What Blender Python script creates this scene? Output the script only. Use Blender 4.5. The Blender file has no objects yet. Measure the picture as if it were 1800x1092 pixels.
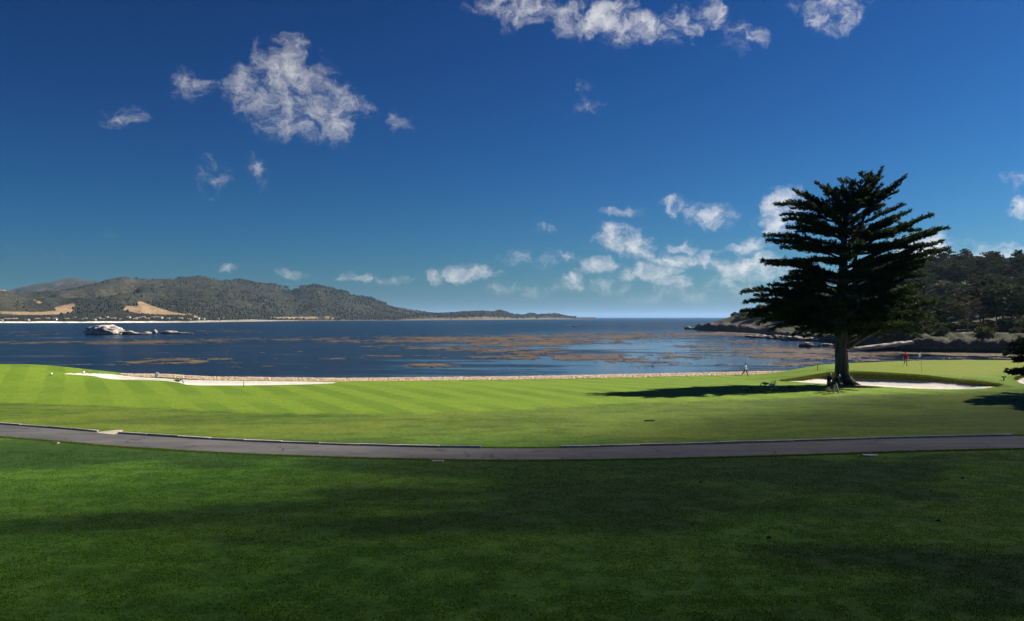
import bpy, bmesh, math, random
import numpy as np
from mathutils import Vector, Matrix, Quaternion

R = math.radians
rng = np.random.default_rng(18)
random.seed(18)
scene = bpy.context.scene
COL = scene.collection

# ------------------------------------------------------------------ camera
CAMZ, F, HX, HY = 11.0, 1413.0, 900.0, 558.0        # metres, focal length and horizon of the view in photo pixels
cam_d = bpy.data.cameras.new('camera')
cam_d.sensor_width = 36.0
cam_d.lens = 36.0 * F / 1800.0
cam_d.shift_y = 12.0 / 1800.0
cam_d.clip_start, cam_d.clip_end = 0.5, 90000.0
cam = bpy.data.objects.new('camera', cam_d)
cam.location = (0, 0, CAMZ); cam.rotation_euler = (R(90), 0, 0)
COL.objects.link(cam); scene.camera = cam

# ------------------------------------------------------------------ light
SUN_AZ, SUN_EL = R(66.0), R(40.0)                    # azimuth from the view axis towards the right
SUN = Vector((math.sin(SUN_AZ)*math.cos(SUN_EL), math.cos(SUN_AZ)*math.cos(SUN_EL), math.sin(SUN_EL)))
sun_d = bpy.data.lights.new('sun', 'SUN')
sun_d.energy = 5.0; sun_d.angle = R(0.53); sun_d.color = (1.0, 0.94, 0.84)
sun = bpy.data.objects.new('sun', sun_d)
sun.rotation_euler = SUN.to_track_quat('Z', 'Y').to_euler()
sun.location = (60, 40, 80); COL.objects.link(sun)

vs = scene.view_settings
vs.view_transform = 'Standard'; vs.look = 'None'; vs.gamma = 1.0; vs.use_curve_mapping = False
vs.exposure = 0.95

# node helpers -------------------------------------------------------
class NT:
    """small wrapper that writes node trees compactly"""
    def __init__(s, tree): s.t = tree; s.t.nodes.clear()
    def n(s, typ, **kw):
        nd = s.t.nodes.new(typ)
        for k, v in kw.items(): setattr(nd, k, v)
        return nd
    def l(s, a, b): s.t.links.new(a, b)
    def put(s, sock, v):
        if v is None: return
        if hasattr(v, 'links') or isinstance(v, bpy.types.NodeSocket): s.l(v, sock)
        else:
            if isinstance(v, (tuple, list)) and len(v) == 3 and sock.type == 'RGBA': v = (*v, 1)
            sock.default_value = v
    def m(s, op, a, b=None, c=None, clamp=False):
        nd = s.n('ShaderNodeMath', operation=op, use_clamp=clamp)
        for i, v in enumerate((a, b, c)): s.put(nd.inputs[i], v) if v is not None else None
        return nd.outputs[0]
    def v(s, op, a, b=None, c=None):
        nd = s.n('ShaderNodeVectorMath', operation=op)
        for i, v in enumerate((a, b, c)):
            if v is not None: s.put(nd.inputs[i], v)
        return nd.outputs['Value'] if op in ('DOT_PRODUCT', 'LENGTH', 'DISTANCE') else nd.outputs[0]
    def noise(s, vec, scale, detail=4, rough=0.55, dist=0.0, dim='3D'):
        nd = s.n('ShaderNodeTexNoise', noise_dimensions=dim)
        s.put(nd.inputs['Vector'], vec)
        nd.inputs['Scale'].default_value = scale; nd.inputs['Detail'].default_value = detail
        nd.inputs['Roughness'].default_value = rough; nd.inputs['Distortion'].default_value = dist
        return nd.outputs[0]
    def ss(s, v, a, b, lo=0.0, hi=1.0):
        nd = s.n('ShaderNodeMapRange', interpolation_type='SMOOTHSTEP')
        s.put(nd.inputs[0], v)
        for i, q in enumerate((a, b, lo, hi)): s.put(nd.inputs[i+1], q)
        return nd.outputs[0]
    def mix(s, f, a, b, typ='MIX'):
        nd = s.n('ShaderNodeMix', data_type='RGBA', blend_type=typ)
        s.put(nd.inputs[0], f); s.put(nd.inputs[6], a); s.put(nd.inputs[7], b)
        return nd.outputs[2]
    def scale(s, vec, xyz): return s.v('MULTIPLY', vec, xyz)
    def attr(s, name): return s.n('ShaderNodeAttribute', attribute_name=name).outputs['Fac']
    def pos(s): return s.n('ShaderNodeNewGeometry').outputs['Position']
    def obj(s): return s.n('ShaderNodeTexCoord').outputs['Object']
    def sep(s, vec):
        nd = s.n('ShaderNodeSeparateXYZ'); s.l(vec, nd.inputs[0]); return nd.outputs
    def bump(s, h, strength=0.3, dist=0.1, normal=None):
        nd = s.n('ShaderNodeBump'); s.put(nd.inputs['Height'], h)
        s.put(nd.inputs['Strength'], strength); s.put(nd.inputs['Distance'], dist)
        if normal is not None: s.l(normal, nd.inputs['Normal'])
        return nd.outputs[0]

def material(name, build):
    m = bpy.data.materials.new(name); m.use_nodes = True
    k = NT(m.node_tree)
    out = k.n('ShaderNodeOutputMaterial')
    build(k, out)
    return m
def principled(k, out, color, rough=0.8, normal=None, spec=0.3, **kw):
    p = k.n('ShaderNodeBsdfPrincipled')
    k.put(p.inputs['Base Color'], color); k.put(p.inputs['Roughness'], rough)
    k.put(p.inputs['Specular IOR Level'], spec)
    if normal is not None: k.l(normal, p.inputs['Normal'])
    for a, b in kw.items(): k.put(p.inputs[a], b)
    k.l(p.outputs[0], out.inputs['Surface'])
    return p

# ------------------------------------------------------------------ sky
def azel(px, py):
    """direction (azimuth, elevation) of a point of the sky"""
    u = (px-HX)/F; v = (HY-py)/F
    return math.atan(u), math.atan(v/math.sqrt(1+u*u))
world = bpy.data.worlds.new('World'); scene.world = world; world.use_nodes = True
k = NT(world.node_tree)
wout = k.n('ShaderNodeOutputWorld'); bg = k.n('ShaderNodeBackground')
sky = k.n('ShaderNodeTexSky', sky_type='NISHITA')
sky.sun_disc = False; sky.sun_elevation = SUN_EL; sky.sun_rotation = SUN_AZ
sky.altitude = 0; sky.air_density = 1.0; sky.dust_density = 0.45; sky.ozone_density = 3.0
wdir = k.n('ShaderNodeTexCoord').outputs['Generated']
sx, sy, sz = k.sep(wdir)
az = k.m('ARCTAN2', sx, sy); el = k.m('ARCSINE', sz)
cmb = k.n('ShaderNodeCombineXYZ'); k.l(az, cmb.inputs[0]); k.l(el, cmb.inputs[1])
ae = cmb.outputs[0]
warp = k.n('ShaderNodeTexNoise'); k.l(ae, warp.inputs['Vector'])
warp.inputs['Scale'].default_value = 22; warp.inputs['Detail'].default_value = 5; warp.inputs['Roughness'].default_value = 0.62
wv = k.v('MULTIPLY', k.v('SUBTRACT', warp.outputs['Color'], (0.5, 0.5, 0.5)), (0.060, 0.040, 0.0))
aew = k.v('ADD', ae, wv)
# cumulus scraps: centre, half sizes (photo pixels), weight
CL = [(505,125,52,52,1.0),(470,165,70,48,1.0),(545,175,62,58,1.05),(585,208,62,36,.95),(510,215,62,30,.85),(520,82,30,22,.8),
      (345,148,52,20,.62),(220,205,42,20,.72),(378,305,26,36,.45),(453,305,16,30,.62),(708,222,22,22,.30),
      (930,18,80,28,.95),(1040,30,90,34,1.0),(1130,48,80,32,.85),(1180,62,70,22,.62),(1253,25,18,38,.62),(1305,62,36,24,.5),
      (1470,8,62,36,1.1),(1020,172,36,24,.26),(1098,372,36,11,.62),(1190,362,22,16,.5),(1252,380,40,20,.75),
      (1375,375,36,36,1.0),(1075,412,38,16,.95),(1110,435,46,18,.95),(1170,455,50,15,.75),(1060,468,42,13,.7),(1140,482,48,17,.95),
      (1190,498,34,13,.85),(1203,428,26,13,.72),(1300,468,60,17,.95),(1345,462,42,20,1.0),(1008,489,22,10,.7),(945,512,34,8,.6),
      (995,508,20,9,.6),(1268,500,28,18,.62),(830,483,46,14,1.0),(757,489,18,10,.75),(880,510,26,10,.62),(515,480,22,8,.6),(403,476,20,7,.45),
      (620,486,34,6,.55),(1700,448,110,24,.85),(1640,440,60,30,.9),(1790,318,26,18,.8),(1795,368,26,16,.8),(1775,455,40,18,.6),
      (700,492,30,7,.45),(180,418,22,9,.28),(70,440,36,6,.3),(955,400,26,8,.3),(1240,525,60,12,.55),(1330,430,30,14,.4),(1280,440,40,10,.45),(1140,525,40,9,.45),(1100,508,30,9,.55),(1050,500,60,12,.35),(1180,515,80,12,.35),(1290,512,60,14,.4),(920,455,50,14,.22),(1000,450,30,12,.3),(1230,455,40,12,.4)]
fld = None
for (px, py, rx, ry, w) in CL:
    a, e = azel(px, py); a2, e2 = azel(px+rx*1.25, py); a3, e3 = azel(px, py-ry*1.3)
    d = k.v('MULTIPLY', k.v('SUBTRACT', aew, (a, e, 0)), (.92/max(a2-a, 1e-4), .92/max(e3-e, 1e-4), 0))
    w = w+(.26 if py > 340 else -.02)
    f = k.m('MULTIPLY_ADD', k.v('DOT_PRODUCT', d, d), -1.0*w, w)
    fld = f if fld is None else k.m('MAXIMUM', fld, f)
# the same kind of scraps go on round the rest of the sky, beyond the picture
gen = k.noise(k.scale(ae, (1, 1.8, 1)), 4.5, 3, 0.5)
side = k.ss(k.m('ABSOLUTE', az), 0.62, 0.8)
genf = k.m('MULTIPLY', k.m('MULTIPLY_ADD', gen, 6.0, -3.7), side)
genf = k.m('MINIMUM', genf, k.m('MULTIPLY_ADD', side, 9.0, -8.0))
fld = k.m('MAXIMUM', fld, genf)
fb = k.noise(k.scale(aew, (1, 1.2, 1)), 30, 10, 0.68, 0.15)
fb2 = k.noise(ae, 12, 4, 0.55)
den = k.m('ADD', fld, k.m('MULTIPLY_ADD', fb, 4.4, -2.36))
den = k.m('ADD', den, k.m('MULTIPLY_ADD', fb2, 0.8, -0.42))
alpha = k.m('MULTIPLY', k.m('MULTIPLY', k.ss(den, -0.10, 1.85), 0.92), k.ss(fld, -0.45, 0.55))
alpha = k.m('MULTIPLY', alpha, k.ss(el, 0.004, 0.05))
# polarised, deep blue sky: each channel keeps its own contrast
ssep = k.n('ShaderNodeSeparateColor'); k.l(sky.outputs[0], ssep.inputs[0]); scmb = k.n('ShaderNodeCombineColor')
for i, (t, g) in enumerate(((0.146, 2.5), (0.222, 1.8), (0.303, 1.6))):
    k.l(k.m('POWER', k.m('MULTIPLY', ssep.outputs[i], t), g), scmb.inputs[i])
lum = k.m('MULTIPLY', k.ss(fb, 0.25, 0.75, 4.7, 6.2), k.ss(az, -0.35, 0.45, 1.0, 1.35))
cc = k.v('SCALE', (1.0, 0.99, 0.985)); cc.node.inputs['Scale'].default_value = 1; k.l(lum, cc.node.inputs['Scale'])
skymix = k.mix(alpha, scmb.outputs[0], cc)
k.l(skymix, bg.inputs[0]); bg.inputs[1].default_value = 0.06
k.l(bg.outputs[0], wout.inputs[0])
world.cycles.sampling_method = 'MANUAL'; world.cycles.sample_map_resolution = 256

scene.cycles.max_bounces = 6; scene.cycles.diffuse_bounces = 2; scene.cycles.glossy_bounces = 2
scene.cycles.transmission_bounces = 2; scene.cycles.volume_bounces = 0; scene.cycles.transparent_max_bounces = 6
scene.cycles.caustics_reflective = False; scene.cycles.caustics_refractive = False
scene.cycles.use_denoising = True

# ------------------------------------------------------------------ mesh helpers
def tag(o, label=None, cat=None, group=None, kind=None):
    if label: o['label'] = label
    if cat: o['category'] = cat
    if group: o['group'] = group
    if kind: o['kind'] = kind
    return o
def link(name, me, mat=None, parent=None, smooth=False):
    o = bpy.data.objects.new(name, me); COL.objects.link(o)
    if mat is not None and not me.materials: me.materials.append(mat)
    if parent is not None: o.parent = parent
    if smooth and len(me.polygons):
        me.polygons.foreach_set('use_smooth', np.ones(len(me.polygons), dtype=bool))
    return o
def mesh_np(name, V, Fc):
    """mesh from an (n,3) vertex array and an (m,k) face array"""
    me = bpy.data.meshes.new(name)
    V = np.ascontiguousarray(V, dtype=np.float32); Fc = np.ascontiguousarray(Fc, dtype=np.int32)
    m, kk = Fc.shape
    me.vertices.add(len(V)); me.vertices.foreach_set('co', V.ravel())
    me.loops.add(m*kk); me.loops.foreach_set('vertex_index', Fc.ravel())
    me.polygons.add(m); me.polygons.foreach_set('loop_start', np.arange(0, m*kk, kk, dtype=np.int32))
    me.polygons.foreach_set('loop_total', np.full(m, kk, dtype=np.int32))
    me.update(calc_edges=True); me.validate()
    return me
def fattr(me, name, vals):
    a = me.attributes.new(name, 'FLOAT', 'POINT'); a.data.foreach_set('value', np.asarray(vals, dtype=np.float32))
def empty(name, loc, rz=0.0, scale=1.0):
    o = bpy.data.objects.new(name, None); COL.objects.link(o)
    o.empty_display_size = 0.3; o.location = loc; o.rotation_euler = (0, 0, rz); o.scale = (scale,)*3
    return o
def copy_tree(o, parent=None):
    c = o.copy(); COL.objects.link(c); c.parent = parent
    for ch in list(o.children): copy_tree(ch, c)
    return c

TB = [rng.random((256, 256)) for _ in range(12)]
def vnoise(x, y, s=0):
    xi = np.floor(x).astype(int); yi = np.floor(y).astype(int); fx = x-xi; fy = y-yi
    fx = fx*fx*(3-2*fx); fy = fy*fy*(3-2*fy); t = TB[s % 12]
    a = t[xi & 255, yi & 255]; b = t[(xi+1) & 255, yi & 255]; c = t[xi & 255, (yi+1) & 255]; d = t[(xi+1) & 255, (yi+1) & 255]
    return (a*(1-fx)+b*fx)*(1-fy)+(c*(1-fx)+d*fx)*fy
def fbm(x, y, s=0, o=4):
    r = 0; a = 0.5; n = 0
    for i in range(o):
        r = r + a*vnoise(x*2**i+17.3*i, y*2**i+9.1*i, s+i); n += a; a *= 0.5
    return r/n
def ss(a, b, v):
    t = np.clip((np.asarray(v, dtype=float)-a)/(b-a), 0, 1); return t*t*(3-2*t)
def seg_dist(P, X, Y, closed=True):
    d = np.full(np.shape(X), 1e9); n = len(P)
    for i in range(n if closed else n-1):
        (ax, ay), (bx, by) = P[i], P[(i+1) % n]
        dx, dy = bx-ax, by-ay; t = np.clip(((X-ax)*dx+(Y-ay)*dy)/(dx*dx+dy*dy+1e-12), 0, 1)
        d = np.minimum(d, np.hypot(X-ax-t*dx, Y-ay-t*dy))
    return d
def inside(P, X, Y):
    c = np.zeros(np.shape(X), dtype=bool); n = len(P)
    for i in range(n):
        (ax, ay), (bx, by) = P[i], P[(i+1) % n]
        if ay == by: continue
        c ^= ((ay > Y) != (by > Y)) & (X < (bx-ax)*(Y-ay)/(by-ay)+ax)
    return c
def sdf(P, X, Y):                                     # negative inside
    d = seg_dist(P, X, Y); return np.where(inside(P, X, Y), -d, d)
def smooth_poly(P, it=2, closed=True):
    P = [tuple(p) for p in P]
    for _ in range(it):
        Q = []; n = len(P)
        for i in range(n if closed else n-1):
            a, b = P[i], P[(i+1) % n]
            Q += [(.75*a[0]+.25*b[0], .75*a[1]+.25*b[1]), (.25*a[0]+.75*b[0], .25*a[1]+.75*b[1])]
        if not closed: Q = [P[0]]+Q+[P[-1]]
        P = Q
    return P
def grid_mesh(name, xs, ys, Z, keep=None):
    X, Y = np.meshgrid(xs, ys, indexing='ij'); nx, ny = X.shape
    V = np.stack([X, Y, Z], -1).reshape(-1, 3)
    i, j = np.meshgrid(np.arange(nx-1), np.arange(ny-1), indexing='ij')
    a = (i*ny+j); Fc = np.stack([a, a+ny, a+ny+1, a+1], -1).reshape(-1, 4)
    if keep is not None:
        Fc = Fc[keep.ravel()]; used = np.unique(Fc); mp = np.full(len(V), -1); mp[used] = np.arange(len(used))
        return mesh_np(name, V[used], mp[Fc]), used
    return mesh_np(name, V, Fc), np.arange(len(V))
def spacing(*segs):
    """concatenated coordinate steps: (start, end, step), ..."""
    out = []
    for a, b, st in segs: out.append(np.arange(a, b-1e-6, st))
    return np.unique(np.round(np.concatenate(out+[[segs[-1][1]]]), 4))

# ------------------------------------------------------------------ the golf course ground
SHORE = [(-200,104),(-90,106),(-64,105),(-54,108.2),(-47,106.9),(-39,102.0),(-22,99.6),(0,102.7),(18,107.6),(32,111.8),(45,116),(60,119),(120,120),(200,121)]
def shore(x): return np.interp(x, [p[0] for p in SHORE], [p[1] for p in SHORE])
GREEN = smooth_poly([(39.5,101),(39.8,97.0),(41.6,94.6),(44.6,90.4),(47.6,87.2),(50.5,85.6),(54,87.6),(58,89.5),(63,87.5),(72,84.5),(85,85),(90,97),(84,113),(62,115),(50,112.5),(42,107.5)], 2)
B_FRONT = [(31.2,91.6),(33.6,88.3),(36.7,86.6),(39,83.8),(41.2,81.3),(43.9,79.9),(47.2,80.3),(49.6,82.2)]
B_BACK = [(31.2,91.6),(33.4,92.2),(36.2,93.3),(39.2,92.3),(41.5,90.6),(43.6,88.4),(45.6,85.9),(47.6,84.2),(49.6,82.2)]
BUNKER = B_FRONT+B_BACK[::-1][1:-1]
BUNKER2 = smooth_poly([(52.6,84.6),(55,82.6),(60,82),(63,84),(61,87),(56,87.2)], 2)
def H0(x, y):
    x = np.asarray(x, dtype=float); y = np.asarray(y, dtype=float)
    z = 3.5-0.5*ss(82, 106, y)
    z = z+0.42*np.exp(-((x-36)/16)**2-((y-79)/11)**2)
    z = z+0.35*np.exp(-((x-60)/14)**2-((y-80)/9)**2)
    z = z+1.75*ss(-49, -66, x)*ss(82, 99, y)
    z = z+0.45*(fbm(x*.035+3, y*.05+8, 1, 3)-.5)*ss(110, 70, y)
    z = z+0.05*(fbm(x*.22, y*.22, 4, 2)-.5)
    d = sdf(GREEN, x, y)
    zg = 4.70+0.006*(y-88)+0.10*np.sin(x*.16+.5)*np.sin(y*.21)
    z = z+(np.maximum(zg, z)-z)*(1-ss(0.0, np.interp(x, [36, 46], [11.0, 5.0]), d+.6*fbm(x*.3, y*.3, 2, 2)))
    return z
LB_PIX = [(108,658.6),(128,657.6),(150,657.4),(185,658.4),(212,661),(240,664.2),(275,666.3),(320,668.6),(352,670.2),(450,671.5),(545,672.2),(600,674),(570,676.4),(500,678.2),(400,679.3),(332,678.8),(319,674.8),(305,672.2),(270,669.8),(225,668.8),(186,667),(165,662.2),(140,660.4)]
def at_ground(px, py, fn=H0):
    """where the sight line through a point of the photograph meets the ground"""
    u = (px-HX)/F; v = (HY-py)/F; lo, hi = 12.0, 212.0
    for n in (201, 41, 41):
        t = np.linspace(lo, hi, n); hit = np.nonzero(CAMZ+v*t <= fn(u*t, t))[0]
        i = hit[0] if len(hit) else n-1
        lo, hi = t[max(i-1, 0)], t[i]
    return (u*hi, hi)
def at_water(px, py, z=0.0):
    D = (CAMZ-z)*F/(py-HY); return ((px-HX)/F*D, D)
LBUNK = [at_ground(*p, fn=lambda x, y: H0(x, y)-.1) for p in LB_PIX]
LBUNK = smooth_poly(LBUNK, 1)
def H(x, y):
    x = np.asarray(x, dtype=float); y = np.asarray(y, dtype=float)
    z = H0(x, y)
    # greenside bunker: low front edge, hollow floor, sand face and turf lip at the back
    b = sdf(BUNKER, x, y); df = seg_dist(B_FRONT, x, y, False); db = seg_dist(B_BACK, x, y, False)
    s = df/(df+db+1e-6)
    zf = np.interp(np.hypot(0*x, x), [31, 40, 50], [3.75, 3.78, 3.95])
    wd_ = ss(.8, 4.5, df+db)
    prof = wd_*np.interp(s, [0, .12, .35, .62, .82, 1.0], [0.0, -.18, -.34, -.28, .04, .42])
    z = np.where(b < 0, zf+prof+.05*(fbm(x*.8, y*.8, 5, 2)-.5), z)
    fr = (df < 3) & (df < db) & (b >= 0); w = 1-ss(0, 3, df)
    z = np.where(fr, z+(zf-z)*w, z)
    # turf behind the lip is never lower than the lip
    bk = (db < 1.6) & (db <= df) & (b >= 0)
    lipz = np.interp(x, [31, 34, 37, 41, 45, 48, 50], [3.7, 4.05, 4.5, 4.66, 4.6, 4.25, 3.95])
    z = np.where(bk, np.maximum(z, lipz-.12*np.clip((.35-db)/.35, 0, 1)), z)
    b2 = sdf(BUNKER2, x, y); z = z-0.55*ss(0, 1.4, -b2)+.18*ss(1.6, .1, np.abs(b2))*ss(84, 86, y)
    b3 = sdf(LBUNK, x, y); z = z-0.28*ss(0, 1.6, -b3)
    z = z-7.0*ss(2.6, 8.0, y-shore(x))
    return z
XS = spacing((-260,-76,6),(-76,-66,1),(-66,26,.5),(26,62,.25),(62,84,.6),(84,260,6))
YS = spacing((-90,8,6),(8,16,1),(16,74,.45),(74,122,.25),(122,132,1.5))
GX, GY = np.meshgrid(XS, YS, indexing='ij')
GZ = H(GX, GY)
cx = .5*(GX[:-1, :-1]+GX[1:, 1:]); cy = .5*(GY[:-1, :-1]+GY[1:, 1:])
mk_b1 = sdf(BUNKER, cx, cy) < 0; mk_b2 = sdf(BUNKER2, cx, cy) < 0; mk_b3 = sdf(LBUNK, cx, cy) < 0
mk_g = (sdf(GREEN, cx, cy) < -0.8)
FAIR_PIX = [(-120,706),(0,709),(150,712.5),(300,718.5),(450,726),(600,729),(750,728),(900,722),(1000,715),(1100,709),(1300,704),(1450,697),(1600,693),(1700,692),(1830,693)]
FAIR = [at_ground(*p) for p in FAIR_PIX]
FAIR = [(-260, FAIR[0][1])]+FAIR+[(260, FAIR[-1][1])]
fair_y = np.interp(GX, [p[0] for p in FAIR], [p[1] for p in FAIR])

def grass_nodes(k, out, mode):
    p = k.pos()
    big = k.noise(k.scale(p, (.075, .11, 0)), 1, 5, .6, .5)
    mid = k.noise(k.scale(p, (.5, .8, 0)), 1, 5, .62)
    mid2 = k.noise(k.v('ADD', k.scale(p, (.28, 1.5, 0)), (31, 7, 0)), 1, 5, .65)
    fine = k.noise(p, 4.5, 6, .75)
    vfine = k.noise(p, 26, 3, .7)
    # rough: deep green with worn and straw-coloured patches
    drn = k.ss(k.sep(p)[1], 45, 53)
    rgh = k.mix(k.ss(mid, .34, .66), k.mix(drn, (.050, .132, .015), (.078, .130, .016)), k.mix(drn, (.095, .205, .021), (.122, .195, .022)))
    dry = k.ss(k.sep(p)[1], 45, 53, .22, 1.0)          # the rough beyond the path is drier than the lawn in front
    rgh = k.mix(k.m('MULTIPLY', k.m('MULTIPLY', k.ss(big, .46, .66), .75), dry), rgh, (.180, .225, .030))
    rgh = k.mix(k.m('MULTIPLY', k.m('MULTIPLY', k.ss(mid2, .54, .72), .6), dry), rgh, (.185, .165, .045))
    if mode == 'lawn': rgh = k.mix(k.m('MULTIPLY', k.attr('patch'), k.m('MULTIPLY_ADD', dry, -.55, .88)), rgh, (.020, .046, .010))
    if mode == 'lawn':
        x, y, z = k.sep(p)
        # mowing stripes run out along one direction; two tones of laid-over grass
        sc = k.m('ADD', k.m('MULTIPLY', x, .878), k.m('MULTIPLY', y, .478))
        sc = k.m('ADD', sc, k.m('MULTIPLY_ADD', big, .9, -.45))
        tri = k.m('PINGPONG', sc, 2.05)
        st = k.ss(tri, .86, 1.19)
        st = k.m('MULTIPLY', st, k.ss(k.noise(k.scale(p, (.03, .06, 0)), 1, 2), .30, .55))
        f1 = k.mix(k.ss(mid, .3, .7), (.160, .262, .020), (.192, .292, .026))
        f2 = k.mix(k.ss(mid, .3, .7), (.118, .212, .017), (.142, .236, .020))
        fw = k.mix(st, f1, f2)
        fw = k.mix(k.m('MULTIPLY', k.ss(mid2, .52, .72), .5), fw, (.235, .262, .060))
        edge = k.m('ADD', k.attr('fair'), k.m('MULTIPLY_ADD', mid, 3.0, -1.5))
        c = k.mix(k.ss(edge, -.9, 1.1), rgh, fw)
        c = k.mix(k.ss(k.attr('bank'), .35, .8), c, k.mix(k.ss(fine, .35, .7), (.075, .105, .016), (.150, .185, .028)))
        c = k.mix(k.ss(k.m('ADD', k.attr('bare'), k.m('MULTIPLY_ADD', mid, .8, -.4)), .35, .75), c, k.mix(vfine, (.10, .065, .04), (.17, .11, .07)))
    else:
        c = k.mix(k.ss(mid, .3, .7), (.150, .192, .013), (.172, .210, .017))
    c = k.mix(k.ss(fine, .30, .72), k.mix(.42, c, (0, 0, 0)), k.mix(1, c, (1.12, 1.10, 1.05), 'MULTIPLY'))
    amp = .26 if mode == 'lawn' else .08
    c = k.mix(k.ss(vfine, .35, .68), k.mix(amp, c, (0, 0, 0)), c)
    h = k.m('ADD', k.m('MULTIPLY', fine, .7), k.m('MULTIPLY', vfine, .4))
    nrm = k.bump(h, .55 if mode == 'lawn' else .15, .12 if mode == 'lawn' else .02)
    principled(k, out, c, .9, nrm, .12)
M = {}
M['lawn'] = material('mown turf', lambda k, o: grass_nodes(k, o, 'lawn'))
M['green'] = material('putting turf', lambda k, o: grass_nodes(k, o, 'green'))
def sand_nodes(k, out):
    p = k.pos(); a = k.noise(p, .7, 5, .6); b = k.noise(p, 9, 4, .7)
    c = k.mix(k.ss(a, .3, .7), (.56, .51, .45), (.68, .63, .57)); c = k.mix(k.ss(b, .45, .75), c, (.42, .375, .32)); rk = k.n('ShaderNodeTexWave'); k.l(k.v('ADD', k.scale(p, (.9, 2.2, 0)), k.scale(a, (1.5, 1.5, 0))), rk.inputs['Vector']); rk.inputs['Scale'].default_value = 1.6; rk.inputs['Distortion'].default_value = 2.0; b = k.m('ADD', b, k.m('MULTIPLY', rk.outputs['Fac'], .5))
    principled(k, out, c, .95, k.bump(k.m('ADD', a, k.m('MULTIPLY', b, .4)), .5, .15), .1)
M['sand'] = material('bunker sand', sand_nodes)

def cut(name, mask, mat, kind='structure'):
    me, used = grid_mesh(name, XS, YS, GZ, mask)
    o = link(name, me, mat, smooth=True); tag(o, kind=kind)
    return o, me, used
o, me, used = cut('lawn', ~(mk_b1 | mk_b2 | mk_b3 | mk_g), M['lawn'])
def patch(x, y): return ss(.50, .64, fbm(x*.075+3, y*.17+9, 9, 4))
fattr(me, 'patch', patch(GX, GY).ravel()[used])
fattr(me, 'fair', (GY-fair_y).ravel()[used])
d1 = sdf(BUNKER, GX, GY); dg = sdf(GREEN, GX, GY)
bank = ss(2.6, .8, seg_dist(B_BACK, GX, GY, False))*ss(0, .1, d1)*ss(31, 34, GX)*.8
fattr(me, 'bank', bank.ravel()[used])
TREE = at_ground(1482, 677)
bare = np.exp(-((GX-TREE[0]-1.0)/3.4)**2-((GY-TREE[1]+.3)/2.4)**2)*ss(0, .4, d1)
bare = np.maximum(bare, .75*ss(.9, .0, np.abs(db_ := seg_dist(B_BACK, GX, GY, False)-.15))*(d1 > 0)*(GX < 49.5))
fattr(me, 'bare', bare.ravel()[used])
tag(o, 'broad mown lawn sloping from the dark foreground to the bay')
o, *_ = cut('putting_green', mk_g, M['green']); tag(o, 'smooth pale raised putting green behind the big cypress')
o, *_ = cut('sand_bunker', mk_b1, M['sand']); tag(o, 'curving white sand bunker under the lip of the green')
o, *_ = cut('sand_bunker', mk_b2, M['sand']); tag(o, 'small white sand bunker cut off by the right edge')
o, *_ = cut('sand_bunker', mk_b3, M['sand']); tag(o, 'long thin white sand bunker along the seawall')

# ---- sea
def sea_nodes(k, out):
    p = k.pos(); x, y, z = k.sep(p)
    slick = k.noise(k.scale(p, (.006, .022, 0)), 1, 6, .62, .9)
    slick2 = k.noise(k.scale(p, (.03, .09, 0)), 1, 5, .65, .6)
    lee = k.ss(k.m('SUBTRACT', x, k.m('MULTIPLY', y, .02)), -75, 45, -.10, .15)       # sheltered water under the headland
    calm = k.ss(k.m('ADD', k.m('ADD', slick, lee), k.m('MULTIPLY_ADD', slick2, .55, -.27)), .47, .60)
    near = k.ss(y, 900, 260)
    calm = k.m('MULTIPLY', calm, near)
    w1 = k.noise(k.scale(p, (.22, .5, 0)), 1, 4, .6); w2 = k.noise(k.scale(p, (1.1, 2.0, 0)), 1, 4, .65)
    w3 = k.noise(k.scale(p, (.02, .06, 0)), 1, 3, .6)
    h = k.m('ADD', k.m('MULTIPLY', w1, .75), k.m('MULTIPLY', w2, .33))
    st = k.m('MULTIPLY_ADD', calm, -.955, 1.0)
    nrm = k.bump(h, st, 2.6)
    col = k.mix(k.ss(w3, .35, .65), (.003, .014, .034), (.005, .021, .046))
    pr = principled(k, out, col, k.m('MULTIPLY_ADD', calm, -.15, .22), nrm, k.m('MULTIPLY_ADD', calm, .46, .13))
    pr.inputs['IOR'].default_value = 1.333
M['sea'] = material('sea water', sea_nodes)
V = [(-40000, 60, 0), (40000, 60, 0), (40000, 60000, 0), (-40000, 60000, 0)]
o = link('sea', mesh_np('sea', np.array(V), np.array([[0, 1, 2, 3]])), M['sea']); tag(o, 'dark blue bay reaching to the horizon', kind='structure')

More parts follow.
